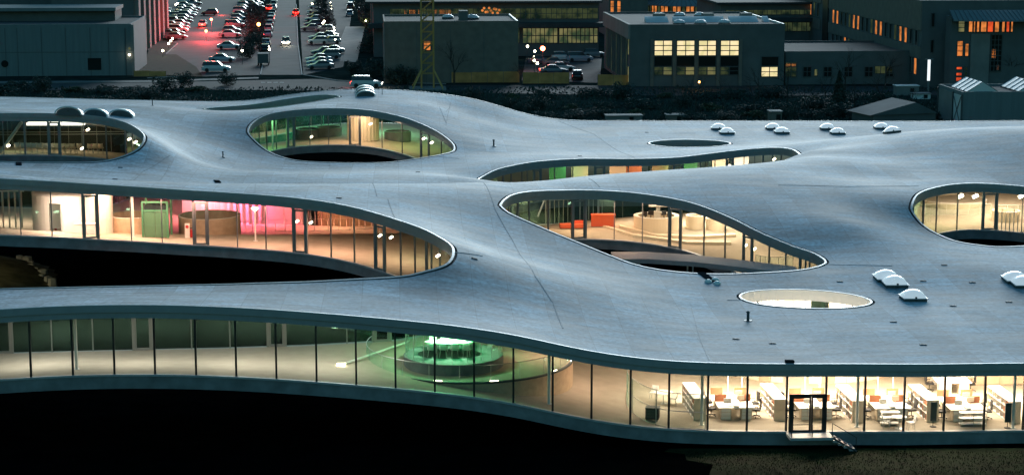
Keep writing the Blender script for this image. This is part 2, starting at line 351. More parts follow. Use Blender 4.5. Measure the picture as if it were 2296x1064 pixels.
# ------------------------------------------------------------------ glazing: a pane and a mullion for every bay the photograph shows
MULL = {
 'L': [(-95,0),(-25,0),(47,0),(117,0),(187.5,1),(221,1),(295,0),(364,0),(435,1),(467,1),(533,0),(597,0),(659,1),(688,1),(743,0),(795,0),(842,1),(863,1),(899,0),(931,0),(957,1),(968,0),(987,0)],
 'F': [(1161,1),(1186,0),(1229,0),(1283,1),(1313,1),(1377,0),(1440,0),(1500,1),(1526,1),(1578,0),(1625,0),(1666,1),(1685,1),(1723,0),(1760,0),(1792,1),(1804,0),(1813,0)],
 'B': [(582,0),(599,0),(620,0),(645,1),(660,1),(695,0),(737,0),(784,1),(808,1),(857,0),(902,0),(944,1),(962,1),(990,0)],
 'A': [(9,0),(57,1),(110,1),(136,1),(189,0),(240,0),(284,1),(299,0)],
 'D': [(1128,1),(1146,0),(1170,0),(1182,0),(1196,1),(1212,1),(1243,0),(1284,0),(1333,1),(1355,1),(1408,0),(1459,0),(1509,1),(1530,1),(1569,0),(1586,0),(1602,0),(1628,1),(1643,1),(1667,0),(1691,0),(1710,1),(1730,0),(1750,0)],
 'G': [(2068,1),(2098,0),(2145,0),(2202,1),(2233,1),(2290,0),(2350,0)],
 'OUT': [(u, 0) for u in (-210,-117,-24,70,164,257,348,440,530,620,710,799,887,975,1063,1151,1239,1326,1413,1499,1586,1674,1762,1850,1937,2025,2115,2205,2293,2381)],
}
MULL_NEAR = {'L': [(-60,0),(28,1),(-12,1),(117,0),(209,0),(300,1),(342,1),(430,0),(516,0),(601,1),(640,1),(778,0),(838,1),(875,1)]}
GO = 0.17
GZT, GZB = -0.745, -3.965
pane_n = 0
for key in SM:
    lp = SM[key] + NB[key] * GO; m = len(lp); hh = H(lp)
    pts3 = np.column_stack([lp, hh + GZB]); uv = np.array([proj(p) for p in pts3])
    cuts = []    # (param, thick)
    cy = lp[:, 1].mean()
    for (u, th) in MULL.get(key, []):
        best = None
        for i in range(m):
            k = (i + 1) % m; a, b = uv[i][0] - u, uv[k][0] - u
            if a * b <= 0 and a != b:
                y = lp[i][1]
                far = -y if key == 'OUT' else y
                if best is None or far > best[0]: best = (far, i + a / (a - b))
        if best: cuts.append((best[1], th))
    for (u, th) in MULL_NEAR.get(key, []):
        for i in range(m):
            k = (i + 1) % m; a, b = uv[i][0] - u, uv[k][0] - u
            if a * b <= 0 and a != b and lp[i][1] < 123.5: cuts.append((i + a / (a - b), th)); break
    cuts.sort()
    seg = np.sqrt(((np.roll(lp, -1, 0) - lp) ** 2).sum(1)); cum = np.concatenate([[0], np.cumsum(seg)]); tot = cum[-1]
    S = lambda q: float(np.interp(q, np.arange(m + 1), cum))
    cs = [(S(q), t) for q, t in cuts]
    # fill what the photo hides with regular bays
    full = []
    if not cs: cs = [(0.0, 0)]
    for a, b in zip(cs, cs[1:] + [(cs[0][0] + tot, cs[0][1])]):
        full.append(a); gap = b[0] - a[0]
        bay = 9.0 if key == 'OUT' else 3.6
        if gap > 4.2:
            nn = int(round(gap / bay))
            if nn > 1: full += [(a[0] + gap * i / nn, 0) for i in range(1, nn)]
    def at(s):
        s = s % tot; x = np.interp(s, cum, np.append(lp[:, 0], lp[0, 0])); y = np.interp(s, cum, np.append(lp[:, 1], lp[0, 1])); return x, y
    for j, (s0, th) in enumerate(full):
        s1, th1 = full[(j + 1) % len(full)]
        if s1 <= s0: s1 += tot
        nseg = max(1, int((s1 - s0) / 0.8)); q = [at(s0 + (s1 - s0) * i / nseg) for i in range(nseg + 1)]; hq = H(q)
        V = [(x, y, h + GZB) for (x, y), h in zip(q, hq)] + [(x, y, h + GZT) for (x, y), h in zip(q, hq)]
        n1 = nseg + 1
        obj('window_pane', V, [(i, i + 1, n1 + i + 1, n1 + i) for i in range(nseg)], M['glass'], centre); pane_n += 1
        x, y = q[0]; t = Vector((q[1][0] - x, q[1][1] - y)).normalized(); ang = math.atan2(t.y, t.x)
        if key == 'OUT': wdt, dep, mt = 0.11, 0.16, M['black']
        else: wdt, dep, mt = (0.16, 0.16, M['dgrey']) if th else (0.07, 0.12, M['dgrey'])
        b = MB(); b.box(0, 0, GZB, wdt, dep, GZT - GZB); o = b.build('mullion', mt, centre); o.location = (x, y, H1(x, y)); o.rotation_euler = (0, 0, ang)
        if th and th1 and key != 'OUT' and (s1 - s0) < 1.9:      # glazed door leaf between two thick posts
            xm, ym = at((s0 + s1) / 2); b = MB(); wd = s1 - s0 - 0.18
            tt = Vector((q[-1][0] - q[0][0], q[-1][1] - q[0][1])); an = math.atan2(tt.y, tt.x)
            b.box(0, 0, -3.96, wd, 0.08, 0.12).box(0, 0, -0.95, wd, 0.08, 0.12).box(-wd/2 + .05, 0, -3.84, .09, .08, 2.89).box(wd/2 - .05, 0, -3.84, .09, .08, 2.89)
            o = b.build('door_frame', M['dgrey'], centre); o.location = (xm, ym, H1(xm, ym)); o.rotation_euler = (0, 0, an)
print('panes', pane_n)
def floor_z(x, y): return H1(x, y) - FLOOR_D
def floor_at(u, v, Ymin, dz=0.0):
    """where the sight line through (u, v) meets the undulating floor beyond Ymin"""
    d = ray(u, v); ys = np.arange(Ymin, 240, 0.25); X = ys / d.y * d.x; Z = CAMH + ys / d.y * d.z
    hz_ = H(np.stack([X, ys], 1)) - FLOOR_D + dz; below = np.where(Z <= hz_)[0]
    i = below[0] if len(below) else len(ys) - 1
    return Vector((X[i], ys[i], hz_[i]))
# ------------------------------------------------------------------ interior lamps: ceiling discs and uplights
LK = 1.9
def lamp(x, y, col, watts, size=3.0, z=None, name='ceiling_lamp_light'):
    ld = bpy.data.lights.new(name, 'AREA'); ld.shape = 'DISK'; ld.size = size; ld.energy = watts * LK; ld.color = (col[0], col[1] * (.92 if col[0] > .9 else 1), col[2])
    lo = bpy.data.objects.new(name, ld); COL.objects.link(lo); lo.location = (x, y, (H1(x, y) - 0.85) if z is None else z); return lo
WARM, CREAM, NEUT, GRN, PNK, ORG = (1, .70, .42), (1, .84, .60), (1, .93, .78), (.10, 1, .40), (1, .10, .28), (1, .45, .18)
def lamp_uv(u, v, Y0, col, w, size=3.0, dz=None):
    p = floor_at(u, v, Y0); return lamp(p.x, p.y, col, w, size, None if dz is None else p.z + dz)
ORD = ['first','second','third','fourth','fifth','sixth','seventh','eighth','ninth','tenth','eleventh','twelfth','thirteenth','fourteenth','fifteenth','sixteenth','seventeenth','eighteenth','nineteenth','twentieth','twenty-first','twenty-second','twenty-third','twenty-fourth','twenty-fifth','twenty-sixth','twenty-seventh','twenty-eighth','twenty-ninth','thirtieth']
# ---- office zone behind the front glass
for x in (13.5, 18, 22.5, 27, 31.5): lamp(x, 117.5, (1, .86, .62), 450, 4.5)
lamp(9.5, 116, (1, .80, .60), 60, 3.5); lamp(5, 117, (1, .70, .50), 60, 4)
for x, w in ((-28, 75), (-22, 62), (-16, 66), (-10.5, 50)): lamp(x, 114.2, (.98, 1, .86), w * 1.15, 4.0)
def office_chair(name='office_chair'):
    t = thing(name, '', 'office chair', group='black office chairs in the front office')
    MB().box(0, 0, .43, .5, .5, .08).build('seat', M['blackf'], t)
    b = MB().box(0, .26, .58, .46, .05, .58, taper=1.0); b.bar((0, .2, .45), (0, .27, .65), .02); b.build('backrest', M['blackf'], t)
    b = MB().bar((0, 0, .12), (0, 0, .43), .025)
    for k in range(5):
        a = k * 2 * math.pi / 5; b.bar((0, 0, .12), (.3 * math.cos(a), .3 * math.sin(a), .05), .02, 4); b.box(.3 * math.cos(a), .3 * math.sin(a), 0, .05, .05, .06)
    b.build('base', M['black'], t)
    for s in (-1, 1): MB().bar((s * .27, .15, .45), (s * .27, .1, .68), .015, 4).box(s * .27, .02, .67, .05, .28, .03).build('armrest', M['black'], t)
    return t
def desk_group(label):
    t = thing('desk_group', label, 'desk', group='shared white desks in the front office')
    MB().box(0, 0, .72, 2.15, 3.2, .05).build('desk_top', M['white'], t)
    for sx in (-1, 1):
        for sy in (-1, 1):
            b = MB().box(sx * .62, sy * 1.2, .0, .62, .6, .72); o = b.build('pedestal', M['shelf'], t)
            c = MB()
            for k in range(3): c.box(sx * .62, sy * 1.2 - .31, .06 + k * .22, .54, .02, .18)
            c.build('drawer', M['white'], o)
        MB().box(sx * .72, 0, .77, .72, .05, .42).build('screen', M['terracotta'], t)
        MB().box(sx * .72, 1.62, .77, .72, .05, .42).build('screen', M['terracotta'], t)
    MB().box(0, 0, .77, .30, 3.1, .10).build('cable_tray', M['white'], t)
    b = MB()
    for i in range(6): b.box(rng.uniform(-.9, .9), rng.uniform(-1.4, 1.4), .771, .3, .21, .02, rng.uniform(0, 3))
    b.build('paper', M['cream'], t)
    for (x, y) in ((-.45, -.9), (.45, -.2), (.5, .9)):
        o = MB().box(x, y, .88, .45, .04, .3).bar((x, y, .77), (x, y, .9), .03).build('monitor', M['white'] if x < 0 else M['shelf'], t)
    return t
desk0 = desk_group(''); chair0 = office_chair()
def office_lamp(label):
    t = thing('office_lamp', label, 'floor lamp', group='white floor lamps with flat heads')
    MB().box(0, 0, 0, .4, .3, .03).bar((0, 0, 0), (0, 0, 1.8), .035).build('pole', M['white'], t)
    MB().box(0, 0, 1.8, .9, .4, .07).build('lamp_head', M['white'], t); return t
lamp0 = office_lamp('')
dg = [(1648, 942, 'nearest the curved glass screen'), (1828, 943, 'behind the glazed entrance door'), (1998, 945, 'behind the small round cafe table'), (2168, 946, 'beside the wire trolley')]
nc = 0; used = []
def place(src, loc, rz, label, group=None, scale=None):
    global used
    if src.name not in used and not src.get('label'):
        used.append(src.name); KIDS(src); src.location = loc; src.rotation_euler = (0, 0, rz); src['label'] = label
        if group: src['group'] = group
        if scale: src.scale = scale
        return src
    return copy_thing(src, loc, rz, label, group, scale)
for i, (u, v, wh) in enumerate(dg):
    p = floor_at(u, v, 111.5); cx, cy = p.x, p.y + 1.5
    place(desk0, (cx, cy, floor_z(cx, cy) + .01), .05, 'white shared desk with rust screens, ' + wh)
    for j, (sx, dy, wj) in enumerate(((-1.35, -.8, 'front left'), (1.35, -.7, 'front right'), (-1.4, .75, 'back left'), (1.4, .9, 'back right'))):
        x, y = cx + sx, cy + dy
        place(chair0, (x, y, floor_z(x, y) + .01), (math.pi / 2 if sx < 0 else -math.pi / 2) + rng.uniform(-.3, .3), 'black office chair, %s, at the desk %s' % (wj, wh))
    for j in range(2):
        x, y = cx + .1 + .75 * j, cy + 2.6 + .9 * (1 - j)
        place(lamp0, (x, y, floor_z(x, y)), .1, 'white flat headed floor lamp, %s one behind the desk %s' % (('left', 'right')[j], wh))
p = floor_at(2125, 872, 112); place(desk0, (p.x, p.y, p.z), .05, 'rearmost shared desk, half hidden under the roof edge at right')
for j, dx in enumerate((-1.3, 1.3)): place(chair0, (p.x + dx, p.y - .6, floor_z(p.x + dx, p.y - .6)), 1.57 if j == 0 else -1.57, 'black office chair on the %s of the rearmost desk' % ('left', 'right')[j])
def bookshelf(label):
    t = thing('bookshelf', label, 'bookshelf', group='long pale bookshelves running back from the glass')
    L_, Wd, Hh = 3.9, .75, 1.35
    MB().box(0, 0, Hh - .05, Wd, L_, .05).build('shelf_top', M['white'], t)
    for s in (-1, 1): MB().box(0, s * (L_ / 2 - .02), 0, Wd - .02, .04, Hh - .05).build('end_panel', M['shelf'], t)
    MB().box(.02, 0, 0, .03, L_ - .1, Hh - .06).build('back_panel', M['shelf'], t)
    for k in range(3): MB().box(0, 0, .06 + k * .42, Wd - .04, L_ - .1, .03).build('shelf_board', M['white'], t)
    for k in range(4): MB().box(0, -L_ / 2 + (k + 1) * L_ / 5, .09, Wd - .06, .03, Hh - .15).build('divider', M['white'], t)
    b = MB()
    for k in range(5):
        for h in range(3):
            y = -L_ / 2 + k * L_ / 5 + .08
            while y < -L_ / 2 + (k + 1) * L_ / 5 - .12 and rng.rand() > .25:
                w = rng.uniform(.03, .06); b.box(-.2, y + w / 2, .091 + h * .42, .22, w * .9, rng.uniform(.22, .33)); y += w
    tag(b.build('books', M['terracotta'], t), kind='stuff'); return t
bs0 = bookshelf('')
for i, (u, v, w) in enumerate([(1562, 943, 'behind the curved glass screen'), (1742, 945, 'left of the glazed entrance door'), (1917, 947, 'right of the glazed entrance door'), (2084, 948, 'between the cafe table and the wire trolley'), (2268, 951, 'at the right end of the office')]):
    p = floor_at(u, v, 111.2); x, y = p.x, p.y + 1.95
    place(bs0, (x, y, floor_z(x, y)), .09, 'long pale bookshelf ' + w)
# curved cream partition of upright panels behind the desks
t = thing('curved_partition', 'curved cream partition of upright panels behind the office desks', 'partition', (19.6, 130, 0))
for k in range(20):
    a0 = math.radians(205 + k * 6.6); 
    if k in (7, 8): continue
    r = 7.1; a1 = a0 + math.radians(6.4); x0, y0, x1, y1 = r * math.cos(a0), r * math.sin(a0), r * math.cos(a1), r * math.sin(a1)
    z = floor_z(19.6 + x0, 130 + y0); V = [(x0, y0, z), (x1, y1, z), (x1, y1, z + 2.7), (x0, y0, z + 2.7)]; q = .985
    V += [(x * q, y * q, zz) for x, y, zz in V]
    obj('panel', V, [(0,1,2,3), (7,6,5,4), (0,4,5,1), (3,2,6,7), (0,3,7,4), (1,5,6,2)], M['cream'] if k % 5 else M['wood'], t)
t = thing('panel_wall', 'straight pinkish panel wall at the far right of the office', 'partition', (27.5, 122.6, floor_z(27.5, 122.6)), .05)
for k in range(9): MB().box(k * 1.0, 0, 0, .97, .06, 2.9).build('panel', M['wood'], t)
# curved glass screen, left of the office
def screen(name, label, cat, uvs, Y0, h, n=18, glass='cglass', rails=(.1, 1.0), posts=4, pr=.03, railm='steel', thick=.02, group=None):
    ps = [floor_at(u, v, Y0) for u, v in uvs]; pts = []
    for i in range(len(ps) - 1):
        a, b = ps[max(0, i - 1)], ps[i]; c, d = ps[i + 1], ps[min(len(ps) - 1, i + 2)]
        for k in range(n // (len(ps) - 1) + 1):
            s = k / (n // (len(ps) - 1) + 1); q = .5 * ((2 * b) + (c - a) * s + (2 * a - 5 * b + 4 * c - d) * s * s + (-a + 3 * b - 3 * c + d) * s ** 3)
            pts.append(Vector((q.x, q.y, floor_z(q.x, q.y))))
    pts.append(ps[-1]); o = pts[0].copy(); t = thing(name, label, cat, o, group=group); pts = [p - o for p in pts]; m = len(pts)
    if glass:
        V = [(p.x, p.y, p.z + .06) for p in pts] + [(p.x, p.y, p.z + h) for p in pts]
        obj('glass_panel', V, [(i, i + 1, m + i + 1, m + i) for i in range(m - 1)], M[glass], t)
    for r in rails: MB().path([p + Vector((0, 0, r * h)) for p in pts], thick, 5).build('rail', M[railm], t)
    for k in range(posts + 1):
        p = pts[int(round(k * (m - 1) / max(1, posts)))]; MB().bar(p, p + Vector((0, 0, h)), pr, 6).build('post', M[railm], t)
    return t
screen('glass_screen', 'curved clear glass screen with steel posts beside the office', 'screen', [(1407,880),(1407,914),(1442,942),(1495,958),(1581,967)], 111, 2.1, rails=(.02, .5, 1.0), posts=3)
def pole(u, v, Y0, label, r=.09, m='white'):
    p = floor_at(u, v, Y0); h = H1(p.x, p.y) - GLASS_T - p.z
    o = MB().lathe([(r, 0), (r, h)], n=12).lathe([(r * 1.7, 0), (r * 1.7, .03), (r, .03)], n=12).build('column', M[m], None, True); o.location = p
    return tag(o, label, 'column', 'slim round columns inside the centre')
for a in [(1573, 953, 111, 'slim white column left of the first office desk'), (1921, 957, 111, 'slim white column right of the entrance door'), (2271, 959, 111, 'slim white column at the right end of the office'),
          (172, 828, 110, 'slim white column at left behind the front glass'), (1231, 905, 111, 'slim white column right of the round terrace'), (299, 531, 143, 'slim white column beside the green lift'),
          (650, 500, 144, 'white column behind the pink lit lounge'), (612, 335, 210, 'cream column at left of the green lit patio hall'), (644, 328, 212, 'second cream column in the green lit patio hall'), (1342, 480, 160, 'white column behind the orange counter')]: pole(*a)
def cafe_table(u, v, Y0, label, r=.45, m='white', h=.73):
    p = floor_at(u, v, Y0); t = thing('cafe_table', label, 'table', p)
    MB().lathe([(0, h), (r, h), (r, h - .03), (0, h - .03)], n=20).build('table_top', M[m], t)
    MB().bar((0, 0, 0), (0, 0, h - .03), .03).lathe([(.25, 0), (.25, .02), (0, .02)], n=14).build('leg', M['steel'], t); return t
cafe_table(2015, 962, 111, 'small round white cafe table in front of the third office desk'); cafe_table(1487, 905, 112, 'white round table inside the curved glass screen', .6); cafe_table(145, 515, 143, 'white round table in front of the white drum', .55)
def shell_chair(label, m='white', group=None, legm='steel', cat='chair'):
    t = thing('shell_chair', label, cat, group=group)
    V = []; F = []; prof = [(-.22, .45), (0, .43), (.18, .45), (.24, .55), (.27, .82)]
    for y, z in prof:
        for x in (-.23, -.12, .12, .23): V.append((x * (1 if z < .7 else .85), y + (.03 if abs(x) > .2 else 0) * -1, z + (.03 if abs(x) > .2 else 0)))
    for j in range(4):
        for i in range(3): F.append((j * 4 + i, j * 4 + i + 1, j * 4 + i + 5, j * 4 + i + 4))
    o = obj('seat_shell', V, F, M[m], t, True); md = o.modifiers.new('thick', 'SOLIDIFY'); md.thickness = .025
    for sx in (-1, 1):
        for sy in (-1, 1): MB().bar((sx * .15, sy * .13, .44), (sx * .21, sy * .2, 0), .012, 4).build('leg', M[legm], t)
    return t
sc0 = shell_chair('', 'white')
for i, (du, dv, w) in enumerate(((-28, -2, 'left of the cafe table at the office glass'), (27, 2, 'right of the cafe table at the office glass'))):
    p = floor_at(2015 + du, 962 + dv, 111); place(sc0, p, 1.5 - 3 * i, 'white shell chair ' + w, 'white shell chairs')
for i, (du, dv, w) in enumerate(((-22, -10, 'behind left of the round table in the glass screen'), (22, 4, 'right of the round table in the glass screen'))):
    p = floor_at(1487 + du, 905 + dv, 112); place(sc0, p, -.5 - 1.2 * i, 'white shell chair ' + w, 'white shell chairs')
# black print trolley inside the screen
p = floor_at(1463, 942, 112); t = thing('equipment_trolley', 'black boxy equipment trolley inside the curved glass screen', 'trolley', p, -.2)
MB().box(0, 0, .12, .78, .6, .62).build('cabinet', M['blackf'], t); MB().box(0, 0, .76, .82, .64, .04).build('lid', M['dmetal'], t)
for k in range(3): MB().box(0, -.31, .18 + k * .18, .68, .02, .14).build('drawer', M['dmetal'], t)
for sx in (-1, 1):
    for sy in (-1, 1): MB().bar((sx * .3 - .03, sy * .22, .05), (sx * .3 + .03, sy * .22, .05), .05, 8).build('wheel', M['black'], t)
# wire trolleys
def trolley(u, v, label, w=1.55):
    p = floor_at(u, v, 111); t = thing('shelf_trolley', label, 'trolley', p, .05)
    for z in (.12, .45, .78): MB().box(0, 0, z, w, .5, .04).build('shelf', M['white'], t)
    for sx in (-1, 0, 1):
        for sy in (-1, 1): MB().bar((sx * w / 2.05, sy * .23, 0), (sx * w / 2.05, sy * .23, .86), .018, 4).build('post', M['steel'], t)
trolley(2180, 955, 'white two bay trolley in front of the rightmost office desk'); trolley(1995, 954, 'white low trolley behind the small cafe table', 1.1)
def board(u, v, label):
    p = floor_at(u, v, 111); t = thing('display_stand', label, 'stand', p, .2)
    MB().box(0, 0, .35, .38, .04, 1.15).build('board', M['dmetal'], t); MB().bar((0, .03, 0), (0, .03, .4), .02).lathe([(.2, 0), (.2, .03), (0, .03)], n=14).build('foot', M['black'], t)
board(2259, 959, 'grey upright display board before the last bookshelf'); board(2092, 958, 'thin display board standing at the end of the fourth bookshelf')
# ---- entrance door, landing, steps and rails outside the front glass
def yfront(x): return FY(x) + .17
xd0, xd1 = XU(1764, 112, 2), XU(1849, 112, 2); xd = (xd0 + xd1) / 2; yd = FY(xd) - .30; zf = floor_z(xd, FY(xd))
t = thing('entrance_door', 'dark framed glazed double entrance door at the head of the steps', 'door', (xd, yd + .22, zf), .058)
wd = xd1 - xd0
MB().box(0, 0, 2.12, wd, .14, .12).build('lintel', M['black'], t)
for s in (-1, 1): MB().box(s * (wd / 2 - .09), 0, 0, .16, .14, 2.12).build('jamb', M['black'], t)
for s, a, b in ((-1, -wd / 2 + .17, .18), (1, .2, wd / 2 - .17)):
    lf = MB(); lf.box((a + b) / 2, -.02, 0, b - a, .08, .13).box((a + b) / 2, -.02, 2.0, b - a, .08, .11).box(a + .05, -.02, .13, .1, .08, 1.87).box(b - .05, -.02, .13, .1, .08, 1.87)
    o = lf.build('door_leaf', M['black'], t); MB().bar((a + (.2 if s > 0 else b - a - .2), -.09, .9), (a + (.2 if s > 0 else b - a - .2), -.09, 1.5), .018).build('handle', M['steel'], o)
t = thing('entrance_steps', 'pale concrete landing and steps leading down from the glazed entrance', 'steps', (xd, FY(xd), 0), .058)
MB().box(0, -.72, zf - .16, 2.5, 1.3, .16).build('landing', M['rim'], t)
for k in range(4): MB().box(1.25 + .16 + k * .32, -.72, zf - .33 - k * .17 + .002, .32, 1.2, .14).build('step', M['rim'], t)
for s in (-1.32, -.1): MB().path([(1.25, -.75 + s * .5, zf - .05), (2.6, -.75 + s * .5, -.05 + zf - .78)], .05, 4).build('stringer', M['dmetal'], t)
t = thing('handrail', 'thin dark handrail along the landing and down the steps', 'handrail', (xd, FY(xd), 0), .058)
MB().path([(-1.15, -1.25, zf), (-1.15, -1.25, zf + .75), (0.05, -1.25, zf + .75), (.05, -1.25, zf)], .022, 5).build('landing_rail', M['black'], t)
MB().path([(1.2, -1.25, zf), (1.2, -1.25, zf + .8), (2.6, -1.25, zf - .05), (2.6, -1.25, zf - .7)], .022, 5).build('stair_rail', M['black'], t)
# ---- round terrace with the green lit glass room
c = floor_at(1050, 812, 111.2); RT = 6.4
lx, ly = c.x - RT, c.y; ZT = floor_z(lx, ly) - .35
t = thing('round_terrace', 'level round terrace set into the sloping floor under the green room', 'terrace', (c.x, c.y, 0))
zl = min(floor_z(c.x + RT, c.y), ZT) - 1
V = []; F = []; n = 72
for k in range(n):
    a = 2 * math.pi * k / n; x, y = RT * math.cos(a), RT * math.sin(a); V += [(x, y, min(ZT - .1, floor_z(c.x + x, c.y + y) - .12)), (x, y, ZT)]
for k in range(n): F.append((2 * k, 2 * ((k + 1) % n), 2 * ((k + 1) % n) + 1, 2 * k + 1))
obj('terrace_wall', V, F, M['wood'], t); obj('terrace_floor', [V[2 * k + 1] for k in range(n)], [tuple(range(n))], M['floor'], t)
MB().lathe([(RT + .05, ZT - .10), (RT + .05, ZT + .02), (RT - .1, ZT + .02)], n=64).build('terrace_edge', M['dmetal'], t)
t = thing('terrace_railing', 'curved glass railing with thin posts around the round terrace', 'railing', (c.x, c.y, ZT))
A0, A1 = math.radians(165), math.radians(385)
pts = [Vector((RT * .97 * math.cos(a), RT * .97 * math.sin(a), 0)) for a in np.linspace(A0, A1, 40)]
V = [p for p in pts] + [p + Vector((0, 0, .95)) for p in pts]; obj('glass_panel', V, [(i, i + 1, 40 + i + 1, 40 + i) for i in range(39)], M['cglass'], t)
MB().path([p + Vector((0, 0, .97)) for p in pts], .02, 5).build('rail', M['steel'], t)
for i in range(0, 40, 3): MB().bar(pts[i], pts[i] + Vector((0, 0, .95)), .015, 4).build('post', M['steel'], t)
for i, (a, w) in enumerate(((188, 'leftmost'), (215, 'second'), (255, 'third'), (285, 'fourth'), (325, 'fifth'), (352, 'rightmost'))):
    a = math.radians(a); r = RT * .99; o = MB().box(0, 0, 0, .5, .05, .03).build('floor_light', M['lampw']); o.location = (c.x + r * math.cos(a), c.y + r * math.sin(a), ZT + .02); o.rotation_euler = (0, 0, a + math.pi / 2)
    tag(o, '%s white light strip along the round terrace edge' % w, 'light', 'light strips on the terrace edge')
cp = Vector((XU(1017, c.y - 1.9, ZT), c.y - 1.9, ZT)); RP = 3.0
t = thing('meeting_podium', 'round raised green lit platform carrying the glass meeting room', 'platform', cp)
MB().lathe([(RP, 0), (RP, .62), (RP - .04, .66), (0.01, .66)], n=48).build('platform_wall', M['slab'], t)
t = thing('glass_meeting_room', 'round green tinted glass room around the white conference table', 'glass room', cp + Vector((0, 0, .66)))
hg = H1(cp.x, cp.y) - GLASS_T - cp.z - .7; RG = RP - .12; ng = 20
for k in range(ng):
    a0, a1 = 2 * math.pi * k / ng, 2 * math.pi * (k + 1) / ng; V = []
    for a in np.linspace(a0 + .01, a1 - .01, 3): V.append((RG * math.cos(a), RG * math.sin(a), .02))
    for a in np.linspace(a0 + .01, a1 - .01, 3): V.append((RG * math.cos(a), RG * math.sin(a), hg))
    obj('glass_pane', V, [(0, 1, 4, 3), (1, 2, 5, 4)], M['cglass'], t)
    MB().bar((RG * math.cos(a0), RG * math.sin(a0), 0), (RG * math.cos(a0), RG * math.sin(a0), hg), .015, 4).build('glazing_bar', M['steel'], t)
o = MB().lathe([(0.01, .012), (1.9, .012), (1.9, 0)], n=32, sy=.7).build('rug', M['blackf']); o.location = (cp.x - .25, cp.y, cp.z + .662); tag(o, 'dark oval rug under the white conference table', 'rug')
t = thing('conference_table', 'long white conference table in the green glass room', 'table', (cp.x - .25, cp.y, cp.z + .675))
MB().lathe([(0.01, .74), (1.5, .74), (1.5, .70), (0.01, .70)], n=32, sy=.42).build('table_top', M['white'], t)
for s in (-1, 1): MB().bar((s * .8, 0, 0), (s * .8, 0, .7), .05).build('leg', M['steel'], t)
k = 0
for side in (-1, 1):
    for j in range(4):
        x, y = cp.x - .25 - 1.05 + j * .7, cp.y + side * .85
        place(sc0, (x, y, cp.z + .675), math.pi if side < 0 else 0, 'white chair, %s from left on the %s side of the conference table' % (ORD[j], 'near' if side < 0 else 'far'), 'white chairs round the conference table')
for i, (x, y) in enumerate(((.9, 1.5), (-.5, 1.9))):
    place(sc0, (cp.x + x, cp.y + y, cp.z + .675), .4, 'spare white chair standing %s in the green glass room' % ('at back right', 'at the back')[i], 'white chairs round the conference table')
lamp(cp.x, cp.y, (.02, .9, .25), 90, 2.2); lamp(cp.x - .25, cp.y, (.75, 1, .7), 75, .5)
lamp(c.x - 1.5, c.y - 3.6, (.03, .9, .35), 9, 2.5); lamp(c.x + 4.8, c.y, (1, .65, .42), 26, 2.5); lamp(c.x - 6.5, c.y + .5, (.7, 1, .7), 10, 3)
t = thing('inclined_lift_track', 'pair of white rails of the inclined lift climbing beside the green room', 'lift track')
a, b = floor_at(765, 820, 111), floor_at(915, 768, 111)
for dx in (0, .35): MB().bar(a + Vector((dx * .3, dx, .06)), b + Vector((dx * .3, dx, .06)), .05, 5).build('rail', M['white'], t)
MB().box(a.x, a.y, a.z, .5, .3, .14).build('end_stop', M['lampw'], t)
# ---- hall behind the left patio
Y0 = 145
lamp_uv(20, 500, Y0, CREAM, 110, 3); lamp_uv(145, 535, 142, (1, .74, .55), 190, 2.5); lamp_uv(260, 530, Y0, (1, .62, .38), 170, 3); lamp_uv(340, 545, Y0 - 2, (1, .6, .42), 110, 3)
lamp_uv(470, 500, Y0 + 2, (1, .22, .26), 330, 3); lamp_uv(560, 500, 147.5, PNK, 420, 2.5); lamp_uv(640, 500, 147, (1, .2, .2), 260, 2.5); lamp_uv(600, 560, 143, (1, .52, .36), 100, 2.5); lamp_uv(430, 560, 143, (1, .6, .4), 90, 3)
lamp_uv(760, 505, Y0, (1, .55, .28), 160, 3); lamp_uv(760, 570, 141, (1, .56, .36), 110, 3); lamp_uv(900, 590, 138, (.95, .68, .42), 60, 3); lamp_uv(960, 590, 136, (.85, .8, .45), 28, 2)
p = floor_at(145, 520, 143); R = 2.95; t = thing('white_drum_room', 'big white cylindrical room at left behind the patio glass', 'room', (p.x, p.y + R, p.z - .6))
n = 40; 
for k in range(16):
    a0, a1 = math.radians(180 + k * 22.5), math.radians(180 + k * 22.5 + 22.2); V = []
    for z in (0, 3.2):
        for a in np.linspace(a0, a1, 4): V.append((R * math.cos(a), R * math.sin(a), z))
    if k == 3: V = [(x, y, z if z > 0 else 2.7) for x, y, z in V]
    obj('wall_panel', V, [(i, i + 1, 5 + i, 4 + i) for i in range(3)], M['white'], t)
MB().lathe([(R + .03, 3.2), (R - .2, 3.25), (0.01, 3.25)], n=40).build('drum_lid', M['white'], t)
MB().lathe([(1.0, .3), (1.0, 2.9)], n=12, a0=math.pi * 1.2, a1=math.pi * 1.8).build('lit_niche', M['white'], t)
lamp(p.x - .2, p.y + 1.1, (1, .9, .7), 60, 1.0, p.z + 2.3)
def ring(u, v, Y0, R, h, label, m='cream', th=.12, cat='low wall', top='white'):
    p = floor_at(u, v, Y0); t = thing('round_wall', label, cat, (p.x, p.y + R, p.z))
    MB().lathe([(R, -.5), (R, h), (R - th, h), (R - th, -.5)], n=48).build('ring', M[m], t)
    MB().lathe([(R + .01, h), (R + .01, h + .03), (R - th - .01, h + .03)], n=48).build('coping', M[top], t); return t
ring(290, 524, 144, 1.9, 1.15, 'round timber clad low wall beside the white drum', 'wood'); ring(460, 526, 144, 2.4, 1.15, 'larger round low wall lit pink right of the green lift', 'wood')
p = floor_at(349, 534, 143); t = thing('glass_lift', 'green framed glass lift standing on the hall floor', 'lift', p)
for sx in (-1, 1):
    for y in (0, 1.6): MB().box(sx * .92, y, 0, .14, .14, 2.75).build('post', M['green'], t)
for z in (1.98, 2.62): MB().box(0, 0, z, 1.72, .12, .12).build('crossbar', M['green'], t)
